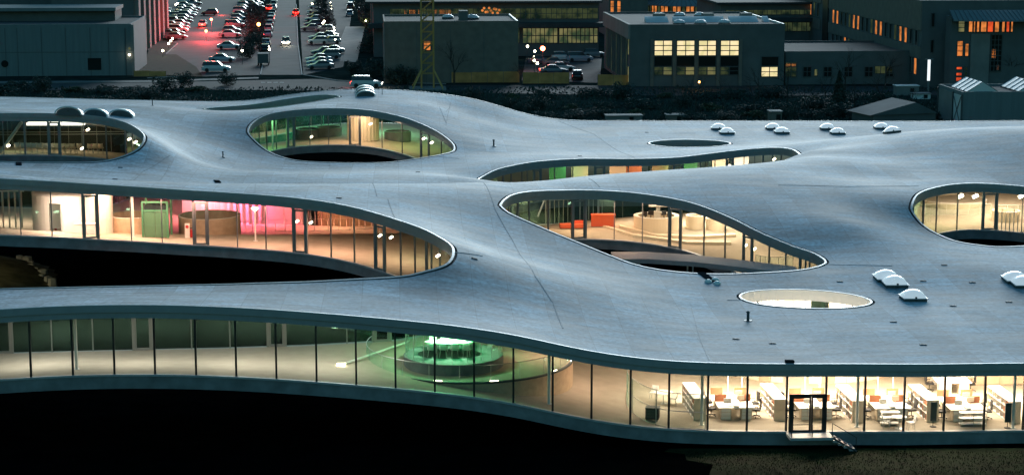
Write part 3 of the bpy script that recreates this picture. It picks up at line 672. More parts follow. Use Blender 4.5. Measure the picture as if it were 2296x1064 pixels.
for sx in (-1, 1): MB().box(sx * .42, .03, .05, .82, .05, 1.9).build('lift_door', mat('green_lift_door_%d' % sx, (.10, .22, .12), .4), t)
MB().box(0, .8, 2.05, 1.6, 1.3, .35).build('motor_box', M['black'], t)
def lamp_post(u, v, Y0, h, label, r=.06, pw=60, col=(1, .88, .68)):
    p = floor_at(u, v, Y0); t = thing('uplighter', label, 'floor lamp', p)
    MB().bar((0, 0, 0), (0, 0, h), r).lathe([(.2, 0), (.2, .03), (0, .03)], n=14).build('pole', M['white'], t)
    MB().lathe([(.05, h - .1), (.28, h + .12), (.26, h + .14), (0.01, h + .05)], n=16).build('lamp_shade', M['lampw'], t)
    ld = bpy.data.lights.new('uplighter_light', 'POINT'); ld.energy = pw; ld.color = col; ld.shadow_soft_size = .15; lo = bpy.data.objects.new('uplighter_light', ld); COL.objects.link(lo); lo.location = (p.x, p.y, p.z + h + .35)
lamp_post(573, 540, 143, 2.35, 'bright white uplighter standing in the pink lit hall')
def spot(u, v, Y0, label, h=2.2, s=1.0, rz=.6):
    """white cylinder spotlight on a slim stem; (u, v) is where the lamp head shows"""
    d = ray(u, v); ys = np.arange(Y0, 240, .25)
    p = Vector((0, 0, CAMH)) + d * (Y0 / d.y); z0 = floor_z(p.x, p.y)
    zc = H1(p.x, p.y) - GLASS_T
    t = thing('spotlight', label, 'spotlight', p, rz, 'white cylinder spotlights inside the centre')
    MB().bar((-.16 * s, 0, -.06 * s), (.16 * s, 0, .08 * s), .1 * s, 10).build('lamp_head', M['lampw'], t)
    MB().bar((0, 0, 0), (0, 0, max(.2, zc - p.z)), .012, 4).build('stem', M['white'], t)
for i, (u, v, y, w) in enumerate([(666, 496, 143, 'left of the narrow door, centre of the left patio'), (697, 499, 143, 'right of the narrow door, centre of the left patio'), (852, 528, 138.5, 'inside the narrow door at the right of the left patio'), (877, 532, 138, 'just right of the narrow right door of the left patio'), (982, 573, 129, 'at the right tip of the left patio'),
    (1672, 550, 152, 'in the narrow door right of the central patio'), (1692, 558, 151, 'right of the narrow door in the central patio'), (698, 307, 216, 'low in the green hall of the back patio'), (831, 278, 217, 'before the pleated curtain drum'), (950, 311, 211, 'left one at the right end of the back patio'), (968, 320, 209, 'right one at the right end of the back patio'),
    (197, 291, 188.5, 'high in the back left patio'), (290, 312, 186, 'left one at the right end of the back left patio'), (304, 319, 184.5, 'right one at the right end of the back left patio'), (184, 333, 188.5, 'low among the row of chairs'), (19, 327, 188.5, 'beside the slanting brace'),
    (1635, 372, 202, 'at the middle of the long thin patio'), (1707, 369, 202, 'right of the middle of the long thin patio'), (1736, 357, 201.5, 'at the right end of the long thin patio')]):
    spot(u, v, y, 'white cylinder spotlight ' + w, s=.75 if y < 180 else .9)
# white chairs and counter by the drum
p = floor_at(195, 524, 143); o = MB().box(0, 0, 0, 1.7, .6, .75).build('counter_body', M['white']); o2 = thing('white_counter', 'white low counter standing before the white drum room', 'counter', p); o.parent = o2; MB().box(0, 0, .75, 1.8, .7, .04).build('counter_top', M['white'], o2)
def extinguisher(u, v, Y0, label):
    p = floor_at(u, v, Y0); t = thing('fire_extinguisher', label, 'fire extinguisher', p)
    MB().lathe([(.1, 0), (.1, .5), (.05, .6), (.03, .68)], n=12).build('cylinder', M['red'], t); MB().box(0, 0, .68, .14, .05, .06).build('valve', M['blackf'], t)
extinguisher(125, 516, 143, 'red fire extinguisher beside the round table and white drum'); extinguisher(429, 533, 143, 'red fire extinguisher left of the thick window posts')
p = floor_at(420, 534, 143.2); t = thing('sign_stand', 'white sign stand behind the red fire extinguisher', 'sign', p); MB().box(0, .1, 0, .35, .08, 1.1).build('sign_panel', M['white'], t); MB().lathe([(.12, 0), (.12, .02), (0.01, .02)], n=16).build('sign_disc', M['red'], t).matrix_local = Matrix.Translation((.0, .05, .85)) @ Matrix.Rotation(math.pi / 2, 4, 'X')
screen('railing', 'white railing along the raised floor behind the left patio', 'railing', [(690, 519),(760, 517),(835, 514)], 144, 1.05, glass=None, rails=(.05, 1), posts=6, railm='white', pr=.025)
screen('railing', 'thin railing in front of the pink lit wall', 'railing', [(540, 524),(590, 521),(655, 520)], 146, 1.05, glass=None, rails=(.05, 1), posts=7, railm='white', pr=.025)
def slats(u, v, Y0, n, step, h, label, m, w=.12, rz=0, d=.1, cat='screen'):
    p = floor_at(u, v, Y0); t = thing('slatted_screen', label, cat, p, rz)
    for k in range(n): MB().box((k - n / 2) * step, 0, 0, w, d, h).build('slat', M[m], t)
    MB().box(-step / 2, 0, h, n * step, d * 1.2, .08).build('top_rail', M[m], t)
t = thing('pink_wall', 'plain wall glowing pink behind the slatted screen', 'wall', floor_at(560, 500, 151), .0)
for k in range(8): MB().box(-5.2 + k * 1.5, 0, -.3, 1.46, .1, 3.4).build('wall_panel', M['white'], t)
slats(520, 503, 150, 12, .55, 2.6, 'tall pink lit slatted screen behind the round wall', 'white', .3); slats(770, 507, 149, 12, .55, 1.6, 'brown slatted boards behind the white railing', 'wood', .5)
slats(15, 510, 146, 7, .5, 2.9, 'tall pale slatted screen left of the white drum', 'white', .12)
# ---- central patio: reception
Y0 = 160; LK = 1.05
lamp_uv(1200, 500, 158, (.95, .8, .5), 90, 3); lamp_uv(1290, 520, 159, (1, .72, .42), 130, 3); lamp_uv(1380, 505, Y0 + 2, (1, .62, .36), 170, 3); lamp_uv(1475, 495, Y0 + 3, (1, .85, .6), 150, 2.5)
lamp_uv(1570, 505, Y0, (1, .88, .62), 380, 3); lamp_uv(1640, 530, 155, (1, .86, .6), 190, 3); lamp_uv(1530, 545, 158, (1, .72, .45), 110, 3); lamp_uv(1400, 545, 159, (1, .68, .42), 90, 3); lamp_uv(1700, 575, 150, (1, .8, .5), 90, 3); lamp_uv(1770, 595, 146, (1, .85, .5), 60, 2)
ring(1475, 524, 159, 1.9, 1.2, 'cream round reception desk in the central patio hall', 'cream', cat='reception desk', th=.35)
p = floor_at(1475, 516, 160.5)
t = thing('reception_equipment', 'dark computer screens inside the round reception desk', 'equipment', p + Vector((0, .6, 0)))
for x, y in ((-1.0, .3), (-.5, .8), (1.0, .4), (.6, .8)): MB().box(x, y, 1.05, .5, .08, .38, x).box(x, y, 0, .08, .08, 1.05).build('screen', M['blackf'], t)
MB().box(0, .4, 0, .5, .5, 1.45).build('cabinet', M['white'], t)
t = thing('tree_lamp', 'white tiered uplighter rising from the round reception desk', 'floor lamp', p + Vector((.1, 1.6, 0)))
MB().bar((0, 0, 0), (0, 0, 2.3), .16, 10).build('stem', M['white'], t)
for z in (1.75, 2.2): MB().box(0, 0, z, 1.5, .7, .08).build('tier', M['white'], t)
t = thing('reception_counter', 'long orange red counter left of the round reception desk', 'counter', floor_at(1352, 508, 160))
MB().box(0, 0, .05, 2.0, .7, .95).build('counter_front', M['orange'], t); MB().box(0, 0, 1.0, 2.06, .76, .05).build('counter_top', M['orange'], t)
t = thing('low_bench', 'low orange red bench left of the orange counter', 'bench', floor_at(1283, 512, 160), .12)
MB().box(0, 0, .1, 2.1, .8, .3).build('seat', M['orange'], t); MB().box(.5, .3, .4, 1.1, .18, .22).build('backrest', M['orange'], t)
for u, v, w in ((1253, 500, 'left of the low orange bench'), (1330, 492, 'behind the orange counter')): slats(u, v, 162, 6, .42, 2.2, 'white framed glass stand ' + w, 'white', .06)
ring(1561, 516, 160, .8, 1.1, 'small clear cream cylinder stand right of the reception desk', 'cream', cat='display stand'); ring(1606, 519, 159, .8, 1.0, 'rightmost cream cylinder stand in the central patio hall', 'cream', cat='display stand')
o = MB().bar((0, 0, 0), (.75, .2, 1.9), .09, 10).build('leaning_post', M['white']); o.location = floor_at(1206, 486, 160); tag(o, 'thick white post leaning right near the left tip of the central patio', 'post')
screen('railing', 'curved white railing at the right end of the central patio', 'railing', [(1694, 600),(1715, 604),(1745, 606),(1778, 601)], 146, 1.0, glass='cglass', rails=(1,), posts=6, railm='white', pr=.025)
# curved level step edges in the hall
for i, (uvs, w) in enumerate((([(1330, 505),(1420, 532),(1540, 548),(1640, 549)], 'nearer curved floor step in the central patio hall'), ([(1390, 512),(1470, 533),(1560, 536),(1650, 532)], 'farther curved floor step in the central patio hall'))):
    ps = [floor_at(u, v, 156) for u, v in uvs]; b = MB()
    for a_, b_ in zip(ps[:-1], ps[1:]):
        d_ = (b_ - a_); b.add([a_ + Vector((0, 0, -.2)), b_ + Vector((0, 0, -.2)), b_ + Vector((0, 0, .22)), a_ + Vector((0, 0, .22)), a_ + Vector((0, .8, .22)), b_ + Vector((0, .8, .22)), b_ + Vector((0, .8, -.2)), a_ + Vector((0, .8, -.2))], [(0,1,2,3), (3,2,5,4), (4,5,6,7)])
    tag(b.build('floor_step', M['cream']), w, 'step')
# covered walkway seen below the central patio glass
ps = [P(1372, 572, 153.5), P(1450, 572, 152.5), P(1560, 579, 150), P(1660, 590, 147), P(1790, 606, 142.5)]
t = thing('patio_ramp', 'pale curved concrete ramp crossing the central patio', 'ramp'); V = []; F = []
for p_ in ps:
    for dy, dz in ((-1.6, 0), (1.6, .0), (1.6, -.35), (-1.6, -.35)): V.append((p_.x, p_.y + dy, p_.z + dz))
for i in range(len(ps) - 1):
    for k in range(4): F.append((i * 4 + k, i * 4 + 4 + k, i * 4 + 4 + (k + 1) % 4, i * 4 + (k + 1) % 4))
F += [(0, 1, 2, 3), (19, 18, 17, 16)]
obj('ramp_deck', V, F, M['fascia'], t)
for u, y in ((1432, 151), (1541, 149.3), (1553, 148.6), (1640, 146)):
    x = XU(u, y, 2); zt = float(np.interp(x, [q.x for q in ps], [q.z for q in ps])) - .36; MB().bar((x, y, -.05), (x, y, zt), .07).build('support', M['steel'], t)
# ---- back patio: green hall
LK = 0.8
for u, v, y, c_, w in ((600, 335, 210, (.3, 1, .35), 90), (600, 300, 216, (1, .75, .4), 70), (690, 300, 219, GRN, 260), (740, 320, 216, (1, .65, .35), 70), (810, 330, 216, (1, .68, .40), 170), (840, 310, 217, (1, .7, .5), 60), (880, 300, 217, (.3, 1, .55), 190), (930, 335, 213, (.6, .9, .3), 90), (870, 342, 214, (1, .65, .35), 100), (985, 335, 207, (.5, .9, .3), 50)): lamp_uv(u, v, y, c_, w, 3)
p = floor_at(812, 318, 217); t = thing('curtain_drum', 'cream pleated curtain drum in the green lit hall', 'curtain', (p.x, p.y + 1.7, p.z)); V = []; F = []; n = 96
for z in (0, 3.3):
    for k in range(n): a = 2 * math.pi * k / n; r = 1.7 + .07 * math.cos(24 * a); V.append((r * math.cos(a), r * math.sin(a), z))
for k in range(n): F.append((k, (k + 1) % n, n + (k + 1) % n, n + k))
obj('curtain', V, F, M['cream'], t, True); MB().lathe([(1.78, 3.3), (1.78, 3.36), (1.6, 3.36)], n=40).build('curtain_rail', M['steel'], t)
for i, (u, v) in enumerate(((690, 312), (735, 308), (890, 318))): ring(u, v, 219, 1.5, 1.0, '%s round low green lit wall in the back patio hall' % ('left', 'middle', 'right')[i], 'slab', top='green')
# ---- back left patio: row of chairs
LK = 0.45
for u, v, w, c_ in ((40, 340, 90, (.9, 1, .55)), (120, 340, 90, (1, .9, .55)), (200, 342, 90, (1, .85, .5)), (270, 335, 60, (.8, .9, .4))): lamp_uv(u, v, 188, c_, w, 2.5)
t = thing('brace', 'thick slanting steel brace behind the left end of the back left patio', 'brace'); MB().bar(P(-2, 345, 188.6), P(49, 273, 188.6), .16, 8).build('brace_tube', M['steel'], t)
sb0 = shell_chair('', 'shelf')
M['dwin0'] = mat('night_glass', (0.008, 0.014, 0.013), 0.25)
for i, z in enumerate((150, 200, 250, 295, 340, 390, 440, 485, 535, 580, 625, 680, 770, 815, 860)):
    p = floor_at(z / 3.8, 345, 189); place(sb0, p, math.pi + .1, 'beige chair, %s from left in the long row at the back left patio' % ORD[i], 'row of beige chairs at the back left patio', (1.15, 1.15, 1.3))
M['trough'] = emis('trough_glow', (1, .95, .8), 1.3)
t = thing('light_trough', 'long white ceiling light trough over the row of chairs', 'ceiling light')
for a, b in ((60, 108), (112, 133), (137, 188)):
    pa, pb = P(a, 277, 189.5), P(b, 280, 189.5); MB().box((pa.x + pb.x) / 2, 189.8, (pa.z + pb.z) / 2 - .1, pb.x - pa.x, .9, .25).build('light_panel', M['trough'], t)
t = thing('wall_counter', 'long low beige counter at the right of the chair row', 'counter', floor_at(252, 338, 191)); MB().box(0, 0, 0, 2.1, .6, .8).build('counter_front', M['shelf'], t); MB().box(0, 0, .8, 2.2, .7, .05).build('counter_top', M['cream'], t)
p = floor_at(150, 334, 191.5); t = thing('dark_glazed_wall', 'long dark glazed wall with slim frames behind the row of chairs', 'glass wall', p, .04)
for k in range(9):
    x = -6.3 + k * 1.45; MB().box(x, 0, -.8, 1.38, .05, 4.0).build('glass_panel', M['dwin0'], t); MB().box(x - .72, 0, -.8, .06, .12, 4.0).build('post', M['dgrey'], t)
for z in (1.5, 1.75): MB().box(-.5, -.06, z, 13, .05, .06).build('rail', M['steel'], t)
screen('railing', 'thin white double railing behind the row of chairs', 'railing', [(30, 318),(120, 318),(220, 320)], 192, 1.9, glass=None, rails=(.9, 1), posts=5, railm='steel', pr=.03)
# ---- right patio
LK = 1.3
for u, v, y, c_, w in ((2080, 510, 165, (.9, .85, .45), 70), (2140, 500, 168, (1, .8, .5), 110), (2230, 490, 170, (1, .8, .52), 150), (2296, 500, 168, (1, .8, .5), 110), (2150, 470, 174, (1, .8, .55), 120), (2260, 470, 174, (1, .8, .55), 120)): lamp_uv(u, v, y, c_, w, 3)
for i, (u, v) in enumerate(((2110, 482), (2185, 482), (2270, 484))):
    screen('railing', '%s thin steel railing on the ramps behind the right patio' % ('left', 'middle', 'right')[i], 'railing', [(u - 36, v + 1), (u, v), (u + 36, v)], 170, 1.0, glass='cglass', rails=(.03, 1), posts=3, railm='white', pr=.02)
for i, (u, v) in enumerate(((2120, 440), (2187, 440), (2290, 440))): spot(u + 34 * (i == 0), v, 170.5, 'flat white lamp head %s behind the right patio glass' % ('at left', 'in the middle', 'at right')[i], s=1.4, rz=0)
for i in range(7): 
    p = floor_at(2236 + i * 9, 520, 168.5); o = MB().bar((0, 0, 0), (0, 0, 1.6 + .3 * math.sin(i * 2)), .045, 6).lathe([(.14, 0), (.14, .02), (0.01, .02)], n=10).build('white_pole', M['white']); o.location = p; tag(o, '%s of the thin white poles right of the right patio door' % ORD[i], 'pole', 'thin white poles')
ring(2262, 500, 171, 1.2, .9, 'pale round low wall behind the white poles at right', 'cream')
ring(2150, 470, 176, 3.2, .5, 'wide pale round wall deep behind the right patio', 'cream')
# ---- long thin patio
LK = 1.15
for u, c_, w in ((1150, (.8, .85, .4), 50), (1230, (.6, .9, .45), 50), (1290, (.6, 1, .5), 50), (1360, (1, .6, .35), 70), (1440, (1, .65, .4), 80), (1530, (.6, .9, .4), 80), (1600, (1, .85, .6), 110), (1660, (1, .88, .62), 110), (1720, (1, .9, .65), 90)):
    y = float(np.interp(u, [1150, 1300, 1450, 1600, 1720], [195, 200, 201, 203.5, 204.5])); x = XU(u, y, 3); lamp(x, y, c_, w, 2.5)
for i, (u, c_) in enumerate(((1250, 'green'), (1300, 'cream'), (1385, 'shelf'), (1420, 'terracotta'), (1480, 'wood'), (1545, 'green'), (1615, 'cream'), (1660, 'white'))):
    y = float(np.interp(u, [1150, 1300, 1450, 1600, 1720], [197, 202, 203, 205.5, 206.5])); x = XU(u, y, 3)
    t = thing('partition_screen', '%s upright %s partition behind the long thin patio' % (ORD[i], {'wood': 'timber', 'shelf': 'pale', 'dmetal': 'black', 'terracotta': 'rust'}.get(c_, c_)), 'partition', (x, y, floor_z(x, y)), 0, 'partitions behind the long thin patio'); MB().box(0, 0, .1, 1.7, .08, 2.9).build('screen_panel', M[c_], t)
    for s in (-1, 1): MB().box(s * .8, 0, 0, .08, .5, .1).build('foot', M['steel'], t)
LK = 1.6
t = thing('added_cabinet_wall', 'row of tall white cabinets added behind the round roof opening', 'cabinets', (19.6, 135.4, floor_z(19.6, 135.4)), .0)  # cabinets and their lamps added so the opening's glass shows bright
for k in range(8):
    if k == 5: continue
    MB().box(-4.2 + k * 1.2, .25 * abs(k - 3.5) * -.5, -.2, 1.14, .4, 3.3).build('cabinet', M['white' if k % 3 else 'cream'], t)
for dx_ in (-3.6, -1.2, 1.2, 3.6): lamp(19.6 + dx_, 134.0, (1, .88, .68), 90, 1.0)
lamp(19.6, 125.0, (1, .9, .7), 100, 2)
t = thing('added_courtyard_uplighter', 'small added uplighter on the ground of the round courtyard opening', 'lamp', (19.6, 129.2, 0)); MB().lathe([(.2, 0), (.2, .25), (.14, .25)], n=14).build('housing', M['dmetal'], t); MB().lathe([(.14, .24), (.01, .24)], n=14).build('lens', M['lampw'], t)  # lamp added to brighten the fascia of the opening
ld = bpy.data.lights.new('added_courtyard_light', 'POINT'); ld.energy = 430; ld.color = (1, .88, .72); ld.shadow_soft_size = .3; lo = bpy.data.objects.new('added_courtyard_light', ld); COL.objects.link(lo); lo.location = (19.6, 129.2, .6)
# ------------------------------------------------------------------ ground, roads, car parks
CA = math.radians(4.2); EX = Vector((math.cos(CA), math.sin(CA), 0)); EY = Vector((-math.sin(CA), math.cos(CA), 0))
M['rough'] = mat('rough_dark_grass', (0.024, 0.036, 0.032), 0.95, noise=0.4, scale=0.35, bump=0.35, spec=0.0)
M['asphalt'] = mat('damp_asphalt', (0.035, 0.04, 0.042), 0.85, noise=0.3, scale=0.25, bump=0.2, spec=.25)
M['asphalt2'] = mat('access_road_asphalt', (0.05, 0.055, 0.058), 0.85, noise=0.25, scale=0.2, bump=0.2, spec=.25)
M['path'] = mat('pale_paving', (0.13, 0.125, 0.115), 0.8, noise=0.25, scale=0.5)
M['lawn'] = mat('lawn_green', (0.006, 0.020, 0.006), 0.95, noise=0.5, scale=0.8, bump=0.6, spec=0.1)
M['kerb'] = mat('kerb_stone', (0.28, 0.28, 0.27), 0.8)
M['paint'] = mat('road_paint', (0.55, 0.55, 0.52), 0.7)
def ground_poly(name, uvs, z, m, h=0.02):
    ps = [G(u, v, z) for u, v in uvs]; n = len(ps); V = [(p.x, p.y, z) for p in ps] + [(p.x, p.y, z - h) for p in ps]
    return tag(obj(name, V, [tuple(range(n))[::1]] + [(i, n + i, n + (i + 1) % n, (i + 1) % n) for i in range(n)], m), kind='structure')
g_ = 900
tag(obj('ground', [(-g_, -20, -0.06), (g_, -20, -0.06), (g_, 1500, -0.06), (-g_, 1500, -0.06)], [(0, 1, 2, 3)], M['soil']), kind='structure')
ground_poly('rough_ground', [(-400, 330), (2700, 330), (2700, 193), (-400, 193)], -0.03, M['rough'])
ground_poly('campus_ground', [(-400, 193), (2700, 193), (2700, -150), (-400, -150)], -0.04, M['rough'])
ground_poly('road', [(-300, 205), (350, 200), (850, 204), (1000, 206), (1400, 214), (2400, 214), (2400, 194), (1400, 192), (1000, 190), (700, 177), (350, 185), (-300, 190)], 0.0, M['asphalt'])
ground_poly('access_road', [(584, 168), (676, 168), (668, 100), (664, 30), (662, -60), (622, -60), (615, 30), (600, 100)], 0.012, M['asphalt2'])
ground_poly('car_park', [(330, 110), (400, 90), (345, 30), (360, -80), (560, -80), (585, 168), (440, 172), (380, 150)], 0.006, M['asphalt'])
ground_poly('car_park', [(680, 168), (770, 150), (790, 20), (800, -60), (668, -60), (672, 40)], 0.006, M['asphalt'])
ground_poly('path', [(745, 135), (800, 140), (818, 60), (775, 60)], 0.02, M['path'])
ground_poly('lawn', [(300, 165), (455, 172), (440, 150), (395, 122), (300, 122)], 0.03, M['lawn'])
ground_poly('lawn', [(330, 122), (372, 122), (398, 98), (345, 82)], 0.03, M['lawn'])
ground_poly('car_park', [(1170, 180), (1345, 186), (1350, 120), (1300, 112), (1180, 122)], 0.006, M['asphalt'])
ground_poly('pavement', [(-300, 188), (350, 184), (580, 176), (580, 173), (350, 180), (-300, 184)], 0.06, M['path'], .1)
for i in range(4):
    a = 1086 / 4.415 + 340
def gbox(name, u, v, sx, sy, sz, m, z=0.0, rz=CA):
    p = G(u, v); o = MB().box(0, 0, 0, sx, sy, sz).build(name, m); o.location = (p.x, p.y, z); o.rotation_euler = (0, 0, rz); return o
for i in range(4): tag(gbox('road_marking', 590 + i * 14, 185, .7, .5, .012, M['paint'], .002), kind='structure')
for u0, v0, u1, v1 in ((677, 168, 668, 100), (668, 100, 664, 10), (400, 172, 330, 176), (372, 122, 398, 98), (584, 168, 600, 100), (676, 168, 760, 182), (760, 182, 1000, 189)):
    a, b = G(u0, v0), G(u1, v1); d = b - a; o = MB().box(d.length / 2, 0, 0, d.length, .2, .13).build('kerb', M['kerb']); o.location = (a.x, a.y, 0.0); o.rotation_euler = (0, 0, math.atan2(d.y, d.x)); tag(o, kind='structure')
# front lawn and the earth coloured black with shade before the building
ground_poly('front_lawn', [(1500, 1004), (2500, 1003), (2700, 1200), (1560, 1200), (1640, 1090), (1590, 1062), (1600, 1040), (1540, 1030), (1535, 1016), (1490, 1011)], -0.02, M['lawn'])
V = []; F = []
for i in range(9000):
    x = rng.uniform(8, 34); y = rng.uniform(103.5, 110.2); 
    if x < 11.5 - (y - 106) * .5: continue
    a = rng.uniform(0, 6.28); h = rng.uniform(.05, .14); w = .018; n = len(V); V += [(x - w * math.cos(a), y - w * math.sin(a), -.02), (x + w * math.cos(a), y + w * math.sin(a), -.02), (x + rng.uniform(-.05, .05), y + rng.uniform(-.05, .05), -.02 + h)]; F.append((n, n + 1, n + 2))
tag(obj('grass', V, F, M['lawn']), 'short dark grass in front of the office glass', 'grass', kind='stuff')
# grassy bank inside the left patio, dimly lit by an added lamp
V = []; F = []; n = 26
for j in range(n):
    for i in range(n):
        x = -62 + 32 * i / (n - 1); y = 146 + 30 * j / (n - 1); q = max(0, 1 - ((x + 52) / 15) ** 2 - ((y - 160) / 15) ** 2)
        V.append((x, y, -.4 + 2.4 * q ** .8 + (.12 * math.sin(3 * x) * math.cos(2.3 * y) if q > 0 else 0)))
for j in range(n - 1):
    for i in range(n - 1): F.append((j * n + i, j * n + i + 1, (j + 1) * n + i + 1, (j + 1) * n + i))
M['bank'] = mat('rough_bank', (0.10, 0.10, 0.06), 0.95, noise=0.5, scale=0.7, bump=0.8, spec=0.1)
tag(obj('grass_bank', V, F, M['bank'], None, True), kind='structure')
p = G(10, 560)
ld = bpy.data.lights.new('added_bank_light', 'AREA'); ld.shape = 'DISK'; ld.size = 1.5; ld.energy = 900; ld.color = (1, .85, .5); lo = bpy.data.objects.new('added_bank_light', ld); COL.objects.link(lo); lo.location = (-50, 156, 4.6)  # added lamp brightens the bank in place of light from the hall
M['stone'] = mat('pale_rubble', (.25, .25, .23), .9, noise=.3, scale=2)
for i in range(9):
    u, v = 45 + i * 9 + rng.uniform(-6, 6), 575 + i * 7 + rng.uniform(-2.5, 2.5); p = G(u, v, .4); s = rng.uniform(.25, .6); b = MB()
    pts = [(s * math.cos(a) * rng.uniform(.7, 1.1), s * math.sin(a) * rng.uniform(.5, .8)) for a in np.linspace(0, 6.28, 8)[:-1]]
    b.add([(x, y, -.8) for x, y in pts] + [(x * .8, y * .8, s * .35) for x, y in pts] + [(0, 0, s * .5)], [(k, (k + 1) % 7, 7 + (k + 1) % 7, 7 + k) for k in range(7)] + [(7 + k, 7 + (k + 1) % 7, 14) for k in range(7)])
    o = b.build('boulder', M['stone']); o.location = p; tag(o, 'pale stone on the bank in the left patio, %s from the top of the trail' % ORD[i], 'stone', 'stones on the dim bank')
# ------------------------------------------------------------------ campus buildings
M['brick'] = mat('brown_grey_cladding', (0.15, 0.135, 0.115), 0.85, noise=0.15, scale=0.8)
M['concd'] = mat('dark_concrete', (0.10, 0.112, 0.112), 0.85, noise=0.15, scale=0.4)
M['concm'] = mat('mid_concrete', (0.19, 0.19, 0.18), 0.85, noise=0.15, scale=0.4)
M['shedm'] = mat('grey_metal_sheet', (0.14, 0.175, 0.18), 0.8, noise=0.1, scale=0.5, stretch=(4, 4, .3))
M['roofd'] = mat('dark_flat_roof', (0.035, 0.042, 0.045), 0.9, noise=0.3, scale=0.3)
M['pale'] = mat('pale_coping', (0.62, 0.62, 0.60), 0.5)
M['dwin'] = mat('dark_window_glass', (0.010, 0.016, 0.016), 0.12)
M['lity'] = emis_var('lit_window_yellow', (1.0, .80, .46), .62, (.75, .66, .32))
M['lito'] = emis_var('lit_window_orange', (1.0, .30, .07), .5, (.35, .12, .03))
M['litr'] = emis_var('lit_window_red', (1.0, .12, .03), .5, (.5, .05, .02))
M['litg'] = emis_var('lit_window_olive', (.66, .60, .25), .17, (.12, .20, .10), .5)
M['litd'] = emis_var('lit_window_dim_green', (.28, .36, .16), .09, (.03, .08, .06), .6)
M['ochre'] = mat('ochre_hoarding', (0.48, 0.22, 0.07), 0.8, noise=0.3, scale=0.6)
class Bld:
    def __init__(s, name, label, u0, u1, vb, vt, depth, m='concd', roof='roofd', rot=CA, cat='building', parapet=.35, pale=()):
        s.o = G(u0, vb); s.ex = Vector((math.cos(rot), math.sin(rot), 0)); s.m = m
        w = 1.0
        for _ in range(40):
            q = s.o + s.ex * w; du = u1 - proj(q)[0]; w += du / (FPX / q.y)
        s.w = w; s.d = depth; s.h = P(u0, vt, s.o.y).z; s.rot = rot
        s.t = thing(name, label, cat, s.o, rot)
        MB().box(w / 2, depth / 2, 0, w, depth, s.h - .02).build('wall', M[m], s.t)
        MB().box(w / 2, depth / 2, s.h - .015, w - .5, depth - .5, .06).build('roof', M[roof], s.t)
        for k, (cx, cy, sx, sy) in enumerate(((w / 2, .12, w + .1, .26), (w / 2, depth - .12, w + .1, .26), (.12, depth / 2, .26, depth - .5), (w - .12, depth / 2, .26, depth - .5))):
            MB().box(cx, cy, s.h - .3, sx, sy, .3 + parapet).build('parapet', M['pale'] if k in pale else M[m], s.t)
    def X(s, u, y=0.0):
        lo, hi = -60.0, s.w + 60
        for _ in range(30):
            c = (lo + hi) / 2; q = s.o + s.ex * c + Vector((-math.sin(s.rot), math.cos(s.rot), 0)) * y
            if proj(q)[0] < u: lo = c
            else: hi = c
        return (lo + hi) / 2
    def Z(s, u, v): 
        q = s.o + s.ex * s.X(u); return P(u, v, q.y).z
    def win(s, u0, u1, v0, v1, m, nx=2, nz=2, name='window', fr='dmetal', bar=.1):
        """v0 top, v1 bottom on the front face"""
        x0, x1 = s.X(u0), s.X(u1); um = (u0 + u1) / 2; z1, z0 = s.Z(um, v0), s.Z(um, v1)
        b = MB(); y = -.06
        for k in range(nx + 1): b.box(x0 + (x1 - x0) * k / nx, y, z0 - .05, bar, .16, z1 - z0 + .1)
        for k in range(nz + 1): b.box((x0 + x1) / 2, y - .003, z0 + (z1 - z0) * k / nz - bar / 2, x1 - x0, .15, bar)
        f = b.build(name, M[fr], s.t); MB().box((x0 + x1) / 2, -.02, z0, x1 - x0, .05, z1 - z0).build('pane', M[m], f); return f
    def lwin(s, y0, y1, z0, z1, m, side=0, name='window', proud=.02):
        x = -.02 if side == 0 else s.w + .02; sg = -1 if side == 0 else 1
        f = MB().box(x + sg * .05, (y0 + y1) / 2, z0 - .08, .12, y1 - y0 + .16, .08).box(x + sg * .05, (y0 + y1) / 2, z1, .12, y1 - y0 + .16, .08).box(x + sg * .05, y0 - .04, z0, .12, .08, z1 - z0).box(x + sg * .05, y1 + .04, z0, .12, .08, z1 - z0).build(name, M['concm'], s.t)
        MB().box(x, (y0 + y1) / 2, z0, .05, y1 - y0, z1 - z0).build('pane', M[m], f)
    def bx(s, name, x0, x1, y0, y1, z0, z1, m): return MB().box((x0 + x1) / 2, (y0 + y1) / 2, z0, x1 - x0, y1 - y0, z1 - z0).build(name, M[m], s.t)
def dome_on(B, u, y, r, label, m='dome'):
    x = B.X(u, y); p = B.o + B.ex * x + Vector((-math.sin(B.rot), math.cos(B.rot), 0)) * y; p.z = B.h + .05
    t = thing('dome_skylight', label, 'skylight', p, 0, 'small domes on the campus roofs'); MB().lathe([(r, .25), (r * .92, r * .45), (r * .6, r * .7), (0.01, r * .78)], n=14).build('dome', M[m], t, True); MB().lathe([(r * 1.05, -.05), (r * 1.05, .25), (r, .27)], n=14).build('curb', M['dmetal'], t)
def milky():
    m = mat('milky_dome', (0.85, 0.88, 0.9), 0.3); nt = m.node_tree; b = nt.nodes['Principled BSDF']; tr = nt.nodes.new('ShaderNodeBsdfTranslucent'); tr.inputs[0].default_value = (.9, .93, .95, 1); mx = nt.nodes.new('ShaderNodeMixShader'); mx.inputs[0].default_value = .45
    nt.links.new(b.outputs[0], mx.inputs[1]); nt.links.new(tr.outputs[0], mx.inputs[2]); nt.links.new(mx.outputs[0], nt.nodes['Material Output'].inputs[0]); return m
M['dome'] = milky()
